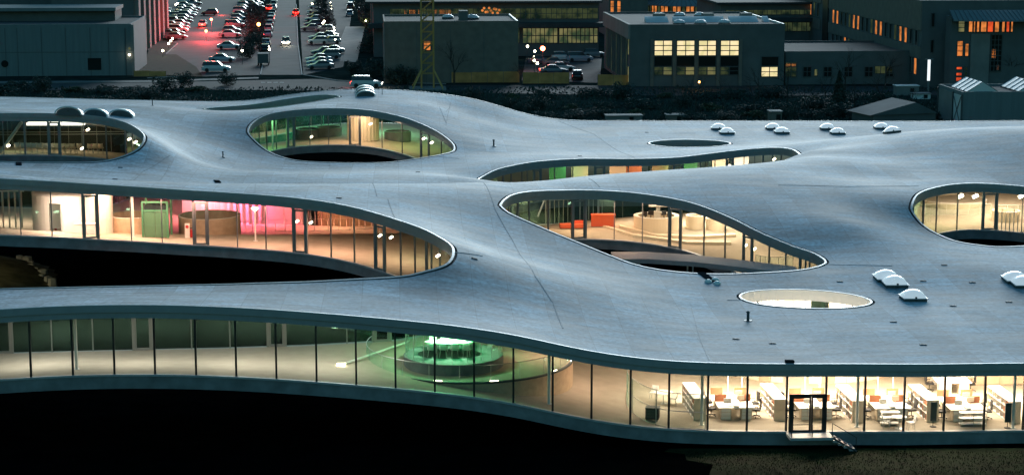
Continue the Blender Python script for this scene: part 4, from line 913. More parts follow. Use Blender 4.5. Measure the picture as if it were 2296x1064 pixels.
# left warehouse
B = Bld('warehouse', 'long grey metal clad warehouse filling the upper left', -120, 297, 172, 60, 24, 'shedm')
for u in (-60, 15, 42, 96, 150, 205, 246): x = B.X(u); B.bx('cladding_joint', x - .06, x + .06, -.04, .01, 0, B.h - .3, 'concd')
B.bx('cladding_joint', 0, B.w - .5, -.03, .01, 4.1, 4.22, 'concd'); x = B.X(198); B.bx('door', x, B.X(228), -.06, .01, 1.0, 3.1, 'dwin')
x = B.X(12); o = MB().lathe([(.62, 0), (.62, .1), (0.01, .1)], n=20).build('porthole', M['dwin'], B.t); o.location = (x, -.0, 2.2); o.rotation_euler = (math.pi / 2, 0, 0)
B.bx('corner_post', B.w - .05, B.w + .5, -.4, .1, 0, B.h + .2, 'concm'); B.bx('downpipe', B.w - 1.1, B.w - .95, -.14, -.02, 0, B.h - .4, 'dmetal')
for v, w in ((112, 'upper'), (126, 'lower')):
    o = MB().lathe([(.01, 0), (.16, .12), (.2, .3), (.01, .45)], n=10).build('wall_lamp', M['lampw'] if v > 120 else M['litg']); o.location = P(290, v, B.o.y + B.w * math.sin(CA) - .6); tag(o, '%s small wall lamp at the corner of the warehouse' % w, 'lamp', 'warehouse wall lamps')
B.bx('upper_storey', -3, B.X(262, 14), 14, 24.02, B.h, B.h + 1.9, 'concd'); B.bx('fascia_band', -3.1, B.X(262, 13) + .2, 12.5, 24.1, B.h + 1.9, B.h + 2.5, 'shedm')
B2 = Bld('back_warehouse', 'dark flat block rising behind the metal warehouse', -120, 288, 96, -25, 30, 'concd')
# tall concrete building with piers at its right side
B = Bld('tall_block', 'tall concrete block with vertical piers left of the car park', 120, 303, 126, -95, 66, 'concd')
for k in range(7):
    y = 1 + k * 9.4; B.bx('pier', B.w - .02, B.w + .9, y, y + 3.2, 0, B.h, 'concm')
    if k in (1, 4, 5): B.lwin(y + 3.6, y + 8.8, 2, B.h - 2, ('litd', 'lito', 'lito')[(1, 4, 5).index(k)], 1)
# centre block
B = Bld('brown_block', 'plain brown grey block with a flat roof behind the yellow crane', 862, 1162, 187, 53, 20, 'brick', pale=(3,))
B.win(950, 966, 92, 113, 'lito', 1, 2); x = B.X(866); B.bx('corner_strip', -.12, .12, -.12, .12, 0, B.h - .5, 'concm')
for u in (935, 1010, 1085): x = B.X(u); B.bx('cladding_joint', x - .05, x + .05, -.03, .01, 0, B.h - .4, 'concd')
dome_on(B, 1005, 12, 1.0, 'pale dome left on the brown block roof'); dome_on(B, 1060, 10, 1.1, 'pale dome right on the brown block roof'); x = B.X(1034); B.bx('roof_box', x, x + 1.5, 6, 9, B.h, B.h + 1.7, 'concd')
# long glazed building behind
B = Bld('glazed_hall', 'long dim glazed hall with dark flat roofs behind the brown block', 838, 1342, 128, 12, 30, 'concd')
B.win(1172, 1250, 63, 97, 'litg', 8, 2, bar=.16); B.win(1253, 1340, 63, 97, 'litg', 9, 2, bar=.18); B.win(872, 1165, 63, 97, 'litd', 20, 2, bar=.12)
B.bx('canopy', -1, B.w + 1, -3.2, .3, B.Z(1200, 60), B.Z(1200, 50), 'roofd'); B.win(875, 1340, 19, 43, 'litd', 40, 2, bar=.1)
for a, b in ((907, 912), (918, 932), (938, 945), (975, 980), (985, 1012)): B.win(a, b, 22, 37, 'lito', 2, 1)
B.bx('eaves', -1.5, B.w + .5, -1.5, 30.3, B.h + .36, B.h + .75, 'roofd')
t = thing('pendant_lamps', 'cluster of orange globe lamps glowing in the glazed hall', 'lamp', P(1100, 24, B.o.y - 1.2))
for k in range(11): b = MB().lathe([(.02, -.24), (.2, -.16), (.26, 0), (.2, .16), (.02, .24)], n=10); o = b.build('globe', M['lito'], t); o.location = (-1.6 + k * .33, 0, .5 * math.sin(k * 1.9)); 
# grey tower left of it
B = Bld('grey_tower', 'grey wall of a tall block left of the glazed hall', 832, 876, 100, -30, 20, 'concm'); B.win(845, 852, 5, 90, 'dwin', 1, 6)
# rear upper block
B = Bld('rear_block', 'upper dark block with orange lit panes behind the glazed hall', 850, 1335, 60, -40, 20, 'concd')
for a, b in ((880, 886), (960, 972), (1122, 1130), (1255, 1262)): B.win(a, b, -3, 3, 'lito', 1, 1)
# right block with lit windows
B = Bld('office_block', 'grey block with four bright double windows right of centre', 1412, 1757, 194, 60, 36, 'concd', pale=(3,))
for a, b in ((1466, 1506), (1516, 1556), (1565, 1604), (1614, 1655)):
    B.win(a, b, 91, 125, 'lity', 2, 3, bar=.14); B.win(a, b, 126, 149, 'dwin', 1, 1)
    B.win(a, (a + b) / 2 - .5, 150, 168, 'litd', 1, 2); B.win((a + b) / 2 + .5, b, 150, 168, 'litg' if a < 1600 else 'dwin', 1, 2)
    x0, x1 = B.X(a) - .35, B.X(b) + .35
for u in (1461, 1511, 1560, 1609, 1659): x = B.X(u); B.bx('pilaster', x - .28, x + .28, -.22, .01, 0, B.Z(u, 88), 'brick')
B.win(1706, 1744, 127, 148, 'dwin', 1, 1); B.win(1706, 1743, 150, 172, 'lity', 2, 2, bar=.12)
for k in range(13): B.lwin(3.2 + k * 2.3, 4.4 + k * 2.3, .6, 8.2, 'dwin' if k % 3 else 'litd')
B.lwin(.5, 2.2, 5.2, 8.4, 'litg'); B.lwin(.5, 2.2, .6, 3.2, 'litg'); B.bx('side_parapet', -.3, .0, -.1, 36, B.h - 2.1, B.h + .36, 'concm')
for k in range(22):
    u = 1436 + k * 12.3
    if k in (4, 14, 20): continue
    x = B.X(u, 16); o = MB().add([(0, 0, 0), (1.0, 0, .0), (1.0, 2.4, .9), (0, 2.4, .9), (0, 2.4, 0), (1.0, 2.4, 0)], [(0, 1, 2, 3), (3, 2, 5, 4), (0, 3, 4), (1, 5, 2)]).build('roof_glazing', M['dome'], B.t); o.location = (x, 9.5, B.h + .05)
for k, u in enumerate((1462, 1570, 1655)): x = B.X(u, 16); B.bx('roof_box', x, x + 1.9, 14, 16, B.h, B.h + 1.3, 'concm')
for i, (u, y) in enumerate(((1475, 26), (1522, 26), (1567, 26), (1521, 5), (1568, 5), (1622, 5))): dome_on(B, u, y, 1.0, '%s small dome on the roof of the office block' % ORD[i])
# round pavilion behind
p0 = G(1530, 72); t = thing('round_pavilion', 'round orange lit pavilion under a ribbed canopy behind the office block', 'pavilion', p0); hh = P(1530, 9, p0.y).z; R = 8.4; n = 26
MB().lathe([(R - .2, 0), (R - .2, 3.2)], n=40).build('wall', M['concd'], t)
for k in range(n):
    a0, a1 = math.pi + math.pi * k / n, math.pi + math.pi * (k + .82) / n; V = [(R * math.cos(a), R * math.sin(a), z) for z in (hh - 3.2, hh) for a in (a0, a1)]
    obj('window_pane', V, [(0, 1, 3, 2)], M['lito' if k % 3 and 3 < k < 23 else 'litd'], t); MB().bar((R * 1.01 * math.cos(a0), R * 1.01 * math.sin(a0), 0), (R * 1.01 * math.cos(a0), R * 1.01 * math.sin(a0), hh), .12, 4).build('post', M['black'], t)
    MB().bar((R * .5 * math.cos(a0), R * .5 * math.sin(a0), hh + 2.35), ((R + 1.6) * math.cos(a0), (R + 1.6) * math.sin(a0), hh + .12), .08, 4).build('rib', M['dmetal'], t)
MB().lathe([(R + 1.7, hh - .1), (R + 1.6, hh + .1), (R * .5, hh + 2.3), (.01, hh + 2.4)], n=48).build('canopy', M['shedm'], t)
B = Bld('panel_block', 'grey block with tall orange windows left of the round pavilion', 1365, 1452, 84, -40, 20, 'brick')
for a, b in ((1368, 1376), (1383, 1391)): B.win(a, b, 2, 28, 'lito', 1, 2)
# low hall at right
B = Bld('low_hall', 'low dark hall right of the grey office block', 1760, 2056, 190, 120, 24, 'concd')
B.win(1760, 1785, 140, 172, 'litd', 2, 3); B.win(1760, 1784, 143, 149, 'lito', 2, 1); B.win(1825, 1832, 155, 170, 'litg', 1, 1); B.win(1960, 2000, 148, 165, 'litd', 3, 1)
for k in range(5): a = 1800 + k * 46; B.win(a, a + 18, 150, 172, 'dwin', 2, 2)
B = Bld('long_block', 'long dark block with flat overhanging roofs at upper right', 1615, 1942, 112, 14, 30, 'concd')
B.win(1700, 1935, 50, 70, 'litd', 22, 1, bar=.12); B.bx('canopy', -1, B.w + 1, -3, .2, B.Z(1800, 47), B.Z(1800, 39), 'roofd'); B.win(1625, 1935, 22, 33, 'litd', 30, 1); B.win(1936, 1941, 58, 80, 'lito', 1, 2); B.bx('eaves', -1, B.w + 1, -1.2, 30.2, B.h + .36, B.h + .8, 'roofd')
for i, u in enumerate((1750, 1795)): o = MB().lathe([(.01, 0), (.25, .15), (.01, .4)], n=8).build('roof_lamp', M['lito']); o.location = P(u, 4, B.o.y + 20); tag(o, '%s tiny pink lamp above the long dark block' % ('left', 'right')[i], 'lamp', 'roof lamps')
# side-on block with rows of slanting windows
B = Bld('side_block', 'grey block seen edge on with two rows of narrow windows', 2062, 2330, 196, 6, 118, 'concd')
MB().box(-.12, 33, B.h - 4.6, .2, 66, 4.9).box(-.12, 33, B.h - 9.3, .2, 66, 1.9).build('side_panels', M['brick'], B.t); MB().box(-.12, 98, B.h - 4.0, .2, 50, 4.3).box(-.12, 98, B.h - 9.3, .2, 50, 2.1).build('side_panels', M['brick'], B.t)
for k in range(19):
    y = 2 + k * 3.3; q = k * 7 % 5
    B.lwin(y, y + 1.5, B.h - 7.2, B.h - 4.75, ('dwin', 'lito', 'dwin', 'litd', 'lito')[q]); B.lwin(y, y + 1.5, B.h - 12, B.h - 9.4, ('lito', 'dwin', 'dwin', 'litd', 'dwin')[q])
for k in range(13): y = 75 + k * 3.4; B.lwin(y, y + 1.5, B.h - 6.8, B.h - 4.2, ('dwin', 'litd', 'lito', 'dwin')[k % 4])
B.bx('notch_shade', -.25, 0, 66.5, 71, 0, B.h - .2, 'black')  # flat black strip painted where the notch falls dark
B.win(2083, 2090, 90, 118, 'dwin', 1, 1); B.win(2083, 2090, 30, 60, 'dwin', 1, 1)
# glazed wing with curved canopy at far right
B = Bld('glazed_wing', 'dark block with orange top floor glazing under a curved canopy at right', 2128, 2340, 203, 42, 3.2, 'concd')
cols = [(2143, 2157, 'litg'), (2166, 2175, 'lito'), (2177, 2181, 'lito'), (2184, 2190, 'lito'), (2193, 2206, 'lito'), (2208, 2221, 'litr'), (2224, 2234, 'lito'), (2240, 2247, 'lito'), (2250, 2257, 'litr'), (2260, 2265, 'lito')]
for a, b, m in cols: B.win(a, b, 42.5, 72, m, 1, 3 if m == 'litg' else 1)
x0, x1 = B.X(2140), B.X(2290); V = []; F = []; n = 22
for k in range(n + 1):
    x = x0 - 1 + (x1 + 5 - x0) * k / n; bulge = 2.2 * math.sin(math.pi * k / n) + 1.4
    V += [(x, -bulge, B.h - .35), (x, -bulge, B.h - .15), (x, 1.0, B.h + 1.3), (x, 1.0, B.h - .35)]
for k in range(n):
    for j in range(4): F.append((k * 4 + j, k * 4 + 4 + j, k * 4 + 4 + (j + 1) % 4, k * 4 + (j + 1) % 4))
obj('canopy', V, F, M['shedm'], B.t)
for k in range(n + 1): b = MB().bar((V[k * 4 + 1][0], V[k * 4 + 1][1], B.h - .12), (V[k * 4 + 2][0], 1.0, B.h + 1.34), .07, 4).build('rib', M['dmetal'], B.t)
for v0, v1, m in ((92, 126, 'lito'), (150, 156, 'litr'), (163, 170, 'litr'), (173, 182, 'litr')): B.win(2142, 2155, v0, v1, m, 1, 3 if v1 > 120 and v0 < 100 else 1)
B.win(2160, 2168, 98, 126, 'lito', 1, 1); B.win(2160, 2167, 150, 182, 'litd', 1, 3)
B.win(2218, 2242, 78, 160, 'dwin', 3, 7); B.win(2219, 2229, 110, 131, 'lito', 1, 1); B.win(2232, 2237, 146, 157, 'lito', 1, 1)
x = B.X(2195); B.bx('blank_panel', B.X(2172), B.X(2214), -.25, .01, 0, B.Z(2190, 76), 'concm')
dome_on(B, 2230, 1.6, .9, 'pale dome above the curved canopy')
# metal shed just behind the roof at right
B = Bld('metal_shed', 'small grey metal shed with a braced end behind the roof at right', 2156, 2400, 286, 212, 11.5, 'shedm')
B.bx('end_panel', -.08, .0, .3, 3.9, .2, B.h - .2, 'pale'); B.bx('end_panel', -.08, .0, 4.6, 11.2, .2, B.h - .2, 'concm')
MB().bar((-.15, .3, .2), (-.15, 3.9, B.h - .3), .05, 4).bar((-.15, 3.9, .2), (-.15, .3, B.h - .3), .05, 4).build('cross_brace', M['dmetal'], B.t)
for y in (0, 4.2, 11.4): B.bx('post', -.2, .02, y - .12, y + .12, 0, B.h, 'dmetal')
def ridge(u, y, wx, dy, h, label):
    x = B.X(u, y); p = B.o + B.ex * x + EY * y; p.z = B.h; t = thing('ridge_skylight', label, 'skylight', p, CA, 'pale ridge skylights on the shed')
    V = [(-wx, 0, .25), (wx, 0, .25), (wx, dy, .25), (-wx, dy, .25), (0, 0, h + .25), (0, dy, h + .25)]
    obj('glazing', V, [(0, 3, 5, 4), (1, 4, 5, 2), (0, 4, 1), (3, 2, 5)], M['pale'], t)
    for k in range(5): yy = dy * k / 4; MB().bar((-wx - .03, yy, .25), (0, yy, h + .29), .05, 4).bar((0, yy, h + .29), (wx + .03, yy, .25), .05, 4).build('glazing_bar', M['concm'], t)
    MB().box(0, dy / 2, 0, 2 * wx + .1, dy + .1, .25).build('curb', M['dmetal'], t)
ridge(2200, 1.5, 2.1, 8, 1.3, 'pale ridge skylight on the metal shed roof'); ridge(2315, 1.5, 2.1, 8, 1.3, 'second pale ridge skylight cut by the right frame edge')
p = G(2030, 282); t = thing('pitched_hut', 'low hut with a dull grey pitched roof beside the metal shed', 'hut', p, .3); V = [(-5.5, 0, 1.6), (5, 0, 1.6), (5, 7, 1.6), (-5.5, 7, 1.6), (1.5, 0, 3.2), (1.5, 7, 3.2)]
obj('roof', V, [(0, 4, 5, 3), (4, 1, 2, 5), (0, 1, 4), (2, 3, 5)], M['concd'], t); MB().box(0, 3.5, 0, 9.6, 6.4, 1.59).build('wall', M['concd'], t)
# small site huts and walls on the rough ground
for i, (u, v, w, h, m, lab) in enumerate(((1400, 274, 5.0, .9, 'concm', 'low pale wall segment just behind the roof edge'), (1515, 274, 2.4, 1.0, 'brick', 'small brown box behind the roof edge'), (1740, 276, 1.6, 1.6, 'brick', 'small rusty cabin behind the roof edge at right'), (2035, 214, 3.6, 1.5, 'concm', 'little site cabin with a flat white roof'), (2068, 222, 2.6, .8, 'pale', 'pale crate beside the little site cabin'), (2400, 200, 3, 2, 'concm', 'site cabin past the right edge'))):
    p = G(u, v); t = thing('site_cabin', lab, 'cabin', p, CA); MB().box(0, 1, -.05, w, 2, h).build('wall', M[m], t); MB().box(0, 1, h - .05, w + .3, 2.3, .12).build('roof', M['pale'] if i == 3 else M['concm'], t); MB().box(w * .2, -.03, .1, .6, .05, h * .7).build('door', M['dwin'], t)
# hoardings
def hoarding(u0, u1, v, h, label, m='ochre'):
    a, b = G(u0, v), G(u1, v); b.y = a.y + (b.x - a.x) * math.tan(CA) * .3; d = b - a; L_ = d.length; t = thing('hoarding', label, 'fence', a, math.atan2(d.y, d.x)); n = max(1, int(L_ / 2.4))
    for k in range(n): MB().box((k + .5) * L_ / n, 0, .05, L_ / n - .06, .05, h + .08 * math.sin(k * 5)).build('panel', M[m], t)
    for k in range(n + 1): MB().box(k * L_ / n, .05, -.05, .08, .08, h + .1).build('post', M['concd'], t)
hoarding(985, 1165, 186, 1.8, 'ochre hoarding along the foot of the brown block'); hoarding(1172, 1276, 188, 1.9, 'ochre hoarding in front of the small car park'); hoarding(1340, 1620, 192, 1.8, 'long ochre hoarding before the office block'); hoarding(2062, 2145, 192, 1.2, 'ochre hoarding at the foot of the edge on block'); hoarding(2165, 2300, 191, 1.2, 'ochre orange hoarding behind the metal shed'); hoarding(300, 372, 172, 1.0, 'low dull hoarding right of the warehouse')
# ------------------------------------------------------------------ crane mast
M['craney'] = mat('crane_yellow', (0.50, 0.28, 0.08), 0.6)
p = G(959, 200); t = thing('tower_crane', 'yellow lattice mast of a tower crane on splayed legs', 'crane', p, .06); w = 1.0; z = 2.6; hm = 42
for sx in (-1, 1):
    for sy in (-1, 1):
        MB().bar((sx * w, sy * w, 0), (sx * w, sy * w, hm), .13, 4).build('mast_post', M['craney'], t); MB().bar((sx * w, sy * w, 3.2), (sx * 2.6, sy * 2.4, 0), .15, 4).build('leg', M['craney'], t)
k = 0
while z < hm - 2:
    b = MB()
    for sy in (-1, 1): b.bar((-w, sy * w, z), (w, sy * w, z + 1.7), .07, 4); b.bar((-w, sy * w, z), (w, sy * w, z), .06, 4)
    for sx in (-1, 1): b.bar((sx * w, w if k % 2 else -w, z), (sx * w, -w if k % 2 else w, z + 1.7), .07, 4); b.bar((sx * w, -w, z), (sx * w, w, z), .06, 4)
    b.build('lattice', M['craney'], t); z += 1.7; k += 1
MB().box(0, 0, -.05, 6, 5.6, .3).build('base', M['concm'], t)
MB().bar((-.6, 0, 0), (-.6, 0, hm), .03, 4).bar((-.2, 0, 0), (-.2, 0, hm), .03, 4).build('ladder', M['dmetal'], t)
# ------------------------------------------------------------------ cars
PAINTS = {'silver': (.42, .44, .45), 'grey': (.16, .17, .18), 'dark blue': (.03, .05, .09), 'black': (.012, .012, .013), 'white': (.62, .62, .60), 'red': (.30, .02, .015), 'pale blue': (.22, .30, .36)}
for k, c_ in PAINTS.items(): M['car_' + k] = mat('car_paint_' + k.replace(' ', '_'), c_, 0.25, spec=0.8)
M['tail'] = mat('tail_lamp', (.25, .01, .01), .3); M['headoff'] = mat('head_lamp_glass', (.6, .6, .6), .15); M['tailon'] = emis('tail_lamp_on', (1, .05, .03), 6); M['headon'] = emis('head_lamp_on', (1, .95, .8), 22); M['tyre'] = mat('tyre_rubber', (.012, .012, .012), .8)
def car(kind, paint):
    """x forward; saloon, hatch or estate body lofted through stations"""
    t = bpy.data.objects.new('parked_car', None); COL.objects.link(t)
    L_, hw = {'saloon': (4.5, .88), 'hatch': (3.9, .84), 'estate': (4.6, .90)}[kind]; hb = {'saloon': .92, 'hatch': .95, 'estate': 1.05}[kind]; hr = {'saloon': 1.42, 'hatch': 1.48, 'estate': 1.68}[kind]
    st = [(-.5, .78, .42, .62), (-.485, .92, .26, .80), (-.40, 1, .2, hb), (-.1, 1, .18, hb + .02), (.16, 1, .18, hb), (.36, .97, .2, hb - .14), (.47, .88, .24, hb - .28), (.5, .74, .38, hb - .42)]
    V = []; F = []
    for x, w, zb, zt in st: V += [(x * L_, -hw * w, zb), (x * L_, -hw * w * 1.01, (zb + zt) * .5), (x * L_, -hw * w * .93, zt), (x * L_, hw * w * .93, zt), (x * L_, hw * w * 1.01, (zb + zt) * .5), (x * L_, hw * w, zb)]
    n = len(st)
    for i in range(n - 1):
        for k in range(6): F.append((i * 6 + k, i * 6 + (k + 1) % 6, i * 6 + 6 + (k + 1) % 6, i * 6 + 6 + k))
    F += [tuple(range(5, -1, -1)), tuple(range(n * 6 - 6, n * 6))]
    obj('body', V, F, M['car_' + paint], t)
    r0, r1, r2, r3 = {'saloon': (-.36, -.2, .06, .2), 'hatch': (-.46, -.38, .06, .22), 'estate': (-.48, -.43, .08, .22)}[kind]
    V = []
    for x, w, z in ((r0, .86, hb - .02), (r1, .70, hr - .04), (r2, .70, hr - .04), (r3, .86, hb - .02)): V += [(x * L_, -hw * w, z), (x * L_, hw * w, z)]
    obj('windows', V, [(0, 1, 3, 2), (4, 5, 7, 6), (0, 2, 4, 6), (1, 7, 5, 3)], M['dwin'], t)
    V = []
    for x, w, z in ((r1 - .02, .69, hr - .05), (r1 + .05, .70, hr + .02), (r2 - .05, .70, hr + .02), (r2 + .02, .69, hr - .05)): V += [(x * L_, -hw * w, z), (x * L_, hw * w, z)]
    V += [(x, y, z - .05) for x, y, z in V]
    obj('roof', V, [(0, 1, 3, 2), (2, 3, 5, 4), (4, 5, 7, 6), (0, 2, 10, 8), (2, 4, 12, 10), (4, 6, 14, 12), (1, 9, 11, 3), (3, 11, 13, 5), (5, 13, 15, 7), (0, 8, 9, 1), (6, 7, 15, 14)], M['car_' + paint], t)
    wm = MB().lathe([(.01, -.1), (.31, -.1), (.33, 0), (.31, .1), (.01, .1)], n=12)
    w0 = None
    for sx in (-.31, .32):
        for sy in (-1, 1):
            if w0 is None: w0 = wm.build('wheel', M['tyre'], t); o = w0
            else: o = bpy.data.objects.new('wheel', w0.data); COL.objects.link(o); o.parent = t
            o.location = (sx * L_, sy * (hw - .08), .33); o.rotation_euler = (math.pi / 2, 0, 0)
    for sy in (-1, 1):
        MB().box(L_ * .485, sy * hw * .62, .56, .1, .32, .13).build('headlight', M['headoff'], t); MB().box(-L_ * .492, sy * hw * .68, .66, .08, .26, .15).build('taillight', M['tail'], t)
    t['category'] = 'car'; return t
_cars = {}
def put_car(u, v, kind, paint, ang, label, group, s=1.0):
    key = (kind, paint)
    p = G(u, v); loc = (p.x, p.y, .02)
    if key not in _cars: _cars[key] = car(kind, paint); KIDS(_cars[key]); o = _cars[key]; o['label'] = label; o['group'] = group; o.location = loc; o.rotation_euler = (0, 0, ang); o.scale = (s,) * 3
    else: o = copy_thing(_cars[key], loc, ang, label, group, (s,) * 3)
    return o
kd = ['saloon', 'hatch', 'estate']; pk = ['silver', 'grey', 'dark blue', 'black', 'white', 'pale blue', 'red']
def row(lst, name, group, ang, s=1.12):
    for i, q in enumerate(lst):
        u, v = q[:2]; kind = q[2] if len(q) > 2 else kd[(i * 7 + len(lst)) % 3]; paint = q[3] if len(q) > 3 else pk[(i * 5 + len(lst) * 3) % 7]
        put_car(u, v, kind, paint, ang + rng.uniform(-.04, .04), '%s %s, %s from near end of %s' % (paint, {'saloon': 'saloon', 'hatch': 'hatchback', 'estate': 'estate car'}[kind], ORD[i], name), group, s)
row([(395,88,'saloon','grey'),(393,80,'hatch','red'),(398,73,'estate','white'),(402,66,'saloon','silver'),(406,59,'hatch','white'),(410,52,'saloon','grey'),(414,46,'hatch','silver'),(418,40,'estate','silver'),(422,34,'saloon','white'),(426,29,'hatch','grey'),(430,24,'saloon','silver'),(434,12,'saloon','grey'),(437,3,'hatch','silver')], 'left red lit row', 'cars in the red lit left row', CA)
row([(352,56),(355,48),(358,40),(361,32),(364,25)], 'row beside the tall block', 'cars beside the tall block', CA)
row([(485,161,'estate','silver'),(498,139,'saloon','pale blue'),(514,110,'saloon','silver'),(516,83,'saloon','white'),(520,74,'hatch','grey'),(527,62,'estate','grey'),(531,54,'saloon','silver'),(536,46,'hatch','pale blue'),(539,38,'saloon','grey'),(543,30,'estate','silver'),(546,23,'saloon','white'),(549,16,'hatch','grey'),(552,10,'saloon','silver'),(555,4,'saloon','grey')], 'middle row', 'cars in the middle row of the car park', CA)
row([(380,82,'saloon','grey'),(383,70,'hatch','silver'),(386,62,'saloon','white'),(390,54,'estate','grey'),(394,47,'saloon','red'),(398,41,'hatch','silver'),(402,35,'saloon','grey'),(406,29,'saloon','white'),(410,24,'hatch','silver'),(414,16,'saloon','grey'),(418,9,'estate','silver')], 'row nearest the tall block', 'cars in the row nearest the tall block', CA)
row([(566,14),(567,9),(568,4)], 'right hand part of the middle row', 'cars in the middle row of the car park', CA)
row([(745,120,'saloon','grey'),(742,98,'hatch','silver'),(735,86,'saloon','dark blue'),(728,72,'hatch','grey'),(706,48,'saloon','silver'),(708,40,'hatch','grey'),(710,30,'saloon','white'),(712,20,'saloon','silver'),(714,10,'hatch','grey')], 'second right row by the path', 'cars in the second right row', CA + math.pi)
row([(573,20),(574,12),(575,5)], 'short row behind the middle trees', 'cars behind the middle trees', CA)
row([(595,117,'hatch','black'),(597,103,'saloon','silver'),(601,83,'saloon','pale blue'),(603,70,'hatch','silver'),(605,60,'saloon','grey'),(608,50,'hatch','white'),(609,42,'saloon','silver'),(611,35,'hatch','grey'),(613,22,'saloon','silver'),(614,14,'hatch','grey'),(615,7,'saloon','white')], 'kerbside row on the access road', 'cars parked along the access road', CA + math.pi / 2)
row([(718,155,'saloon','grey'),(716,147,'saloon','pale blue'),(714,139,'saloon','silver'),(735,132,'estate','grey'),(725,123,'saloon','dark blue'),(712,99,'hatch','white'),(716,90,'saloon','silver'),(698,69,'saloon','grey'),(702,60,'hatch','dark blue')], 'right row beside the path', 'cars in the right row beside the path', CA + .12 + math.pi)
row([(784,36),(786,20),(788,8),(810,30)], 'distant row right of the path', 'distant cars right of the path', CA + math.pi / 2)
for u, v, kk, pp, an, w in ((1212,143,'saloon','dark blue',CA,'dark blue saloon, leftmost car beside the globe lamps'), (1246,148,'saloon','grey',CA,'grey saloon in the middle of the small car park'), (1258,159,'saloon','silver',CA,'silver saloon nearest the ochre hoarding in the small car park'), (1262,135,'hatch','white',CA,'white hatchback behind the saloons in the small car park'), (1300,138,'estate','pale blue',CA,'pale blue estate car right of the saloons in the small car park'), (1332,128,'hatch','grey',CA,'grey hatchback beside the office block side wall'), (1294,178,'hatch','black',CA+1.5,'black hatchback at the gateway beside the ochre hoarding')):
    put_car(u, v, kk, pp, an, w, 'cars in the small car park', 1.12)
def glow(o, m1, head=True):
    for ch in KIDS(o):
        if ch.name.startswith('headlight' if head else 'taillight'): ch.data = ch.data.copy(); ch.data.materials[0] = m1
def lit_car(u, v, kind, paint, ang, label, head=True, tail=False, w=60, s=1.15):
    t = car(kind, paint); t.name = 'moving_car'; p = G(u, v); t.location = (p.x, p.y, .02); t.rotation_euler = (0, 0, ang); t.scale = (s,) * 3; t['label'] = label; t['group'] = 'cars with lamps on'
    for ch in t.children:
        if head and ch.name.startswith('headlight'): ch.data.materials[0] = M['headon']
        if tail and ch.name.startswith('taillight'): ch.data.materials[0] = M['tailon']
    d = Vector((math.cos(ang), math.sin(ang), 0))
    for hh_, col_, sg in ((head, (1, .85, .6), 1), (tail, (1, .06, .04), -1)):
        if hh_:
            ld = bpy.data.lights.new('car_lamp_light', 'POINT'); ld.energy = w * (1 if sg > 0 else 1.4); ld.color = col_; ld.shadow_soft_size = .3; lo = bpy.data.objects.new('car_lamp_light', ld); COL.objects.link(lo); lo.location = p + d * sg * 3.2 + Vector((0, 0, .8))
lit_car(822, 196, 'estate', 'silver', CA - .1, 'silver estate car driving on the road behind the roof summit', True, True, 25)
lit_car(641, 101, 'hatch', 'silver', CA - math.pi / 2 + .05, 'car with bright headlights coming down the access road', True, False, 170)
lit_car(455, 60, 'saloon', 'grey', CA + math.pi / 2, 'grey saloon with red tail lamps driving away in the left car park', False, True, 350)
lit_car(470, 34, 'hatch', 'red', CA + math.pi, 'red hatchback crossing the far end of the left car park', False, True, 420)
lit_car(664, 34, 'hatch', 'red', CA + math.pi / 2, 'red hatchback braking at the far end of the access road', False, True, 200)
lit_car(604, 24, 'hatch', 'red', CA + math.pi / 2, 'red hatchback with lit tail lamps near the far trees', False, True, 120)
lit_car(1242, 166, 'saloon', 'dark blue', CA, 'dark saloon with red tail lamps pulling out behind the ochre hoarding', False, True, 90)
p = G(591, 146); t = thing('box_trailer', 'dark box trailer parked at the near end of the access road', 'trailer', p, CA + math.pi / 2)
MB().box(0, 0, .5, 3.6, 2.0, 1.7).build('box', M['concd'], t); MB().box(0, 0, 2.2, 3.7, 2.1, .06).build('lid', M['concm'], t)
for sx in (-.6, .6):
    for sy in (-1, 1): o = MB().lathe([(.01, -.1), (.33, -.1), (.33, .1), (.01, .1)], n=12).build('wheel', M['tyre'], t); o.location = (sx, sy * .95, .33); o.rotation_euler = (math.pi / 2, 0, 0)
# ------------------------------------------------------------------ lamps outdoors
M['globe_w'] = emis('street_globe', (1, .92, .62), 14); M['globe_o'] = emis('orange_globe', (1, .35, .08), 10); M['globe_r'] = emis('red_globe', (1, .12, .05), 18)
def street_lamp(u, v, h, label, m='globe_w', r=.22, group='small globe lamps beside paths', w=0, col=(1, .9, .6)):
    p = G(u, v, h); t = thing('street_lamp', label, 'street lamp', (p.x, p.y, 0), 0, group); MB().bar((0, 0, -.05), (0, 0, h - r), .05, 5).build('pole', M['dmetal'], t)
    MB().lathe([(.01, -r), (r * .7, -r * .7), (r, 0), (r * .7, r * .7), (.01, r)], z=h, n=10).build('globe', M[m], t)
    if w:
        ld = bpy.data.lights.new('street_lamp_light', 'POINT'); ld.energy = w; ld.color = col; ld.shadow_soft_size = r; lo = bpy.data.objects.new('street_lamp_light', ld); COL.objects.link(lo); lo.location = (p.x, p.y - .5, h + .3)
for i, v in enumerate((62, 68, 75, 82, 89)): street_lamp(749 + i * .7, v, 1.2, r=.15, label= '%s from the back of five little globe lamps along the path' % ORD[i])
for i, v in enumerate((6, 13, 20)): street_lamp(741 + i, v, 1.2, r=.15, label= '%s from the back of three far globe lamps above the path' % ORD[i])
for i, (u, v) in enumerate(((387, 87), (383, 92), (378, 98), (365, 114))): street_lamp(u, v, 1.2, '%s from the back of the globe lamps by the left lawn' % ORD[i], w=25 if i > 1 else 0)
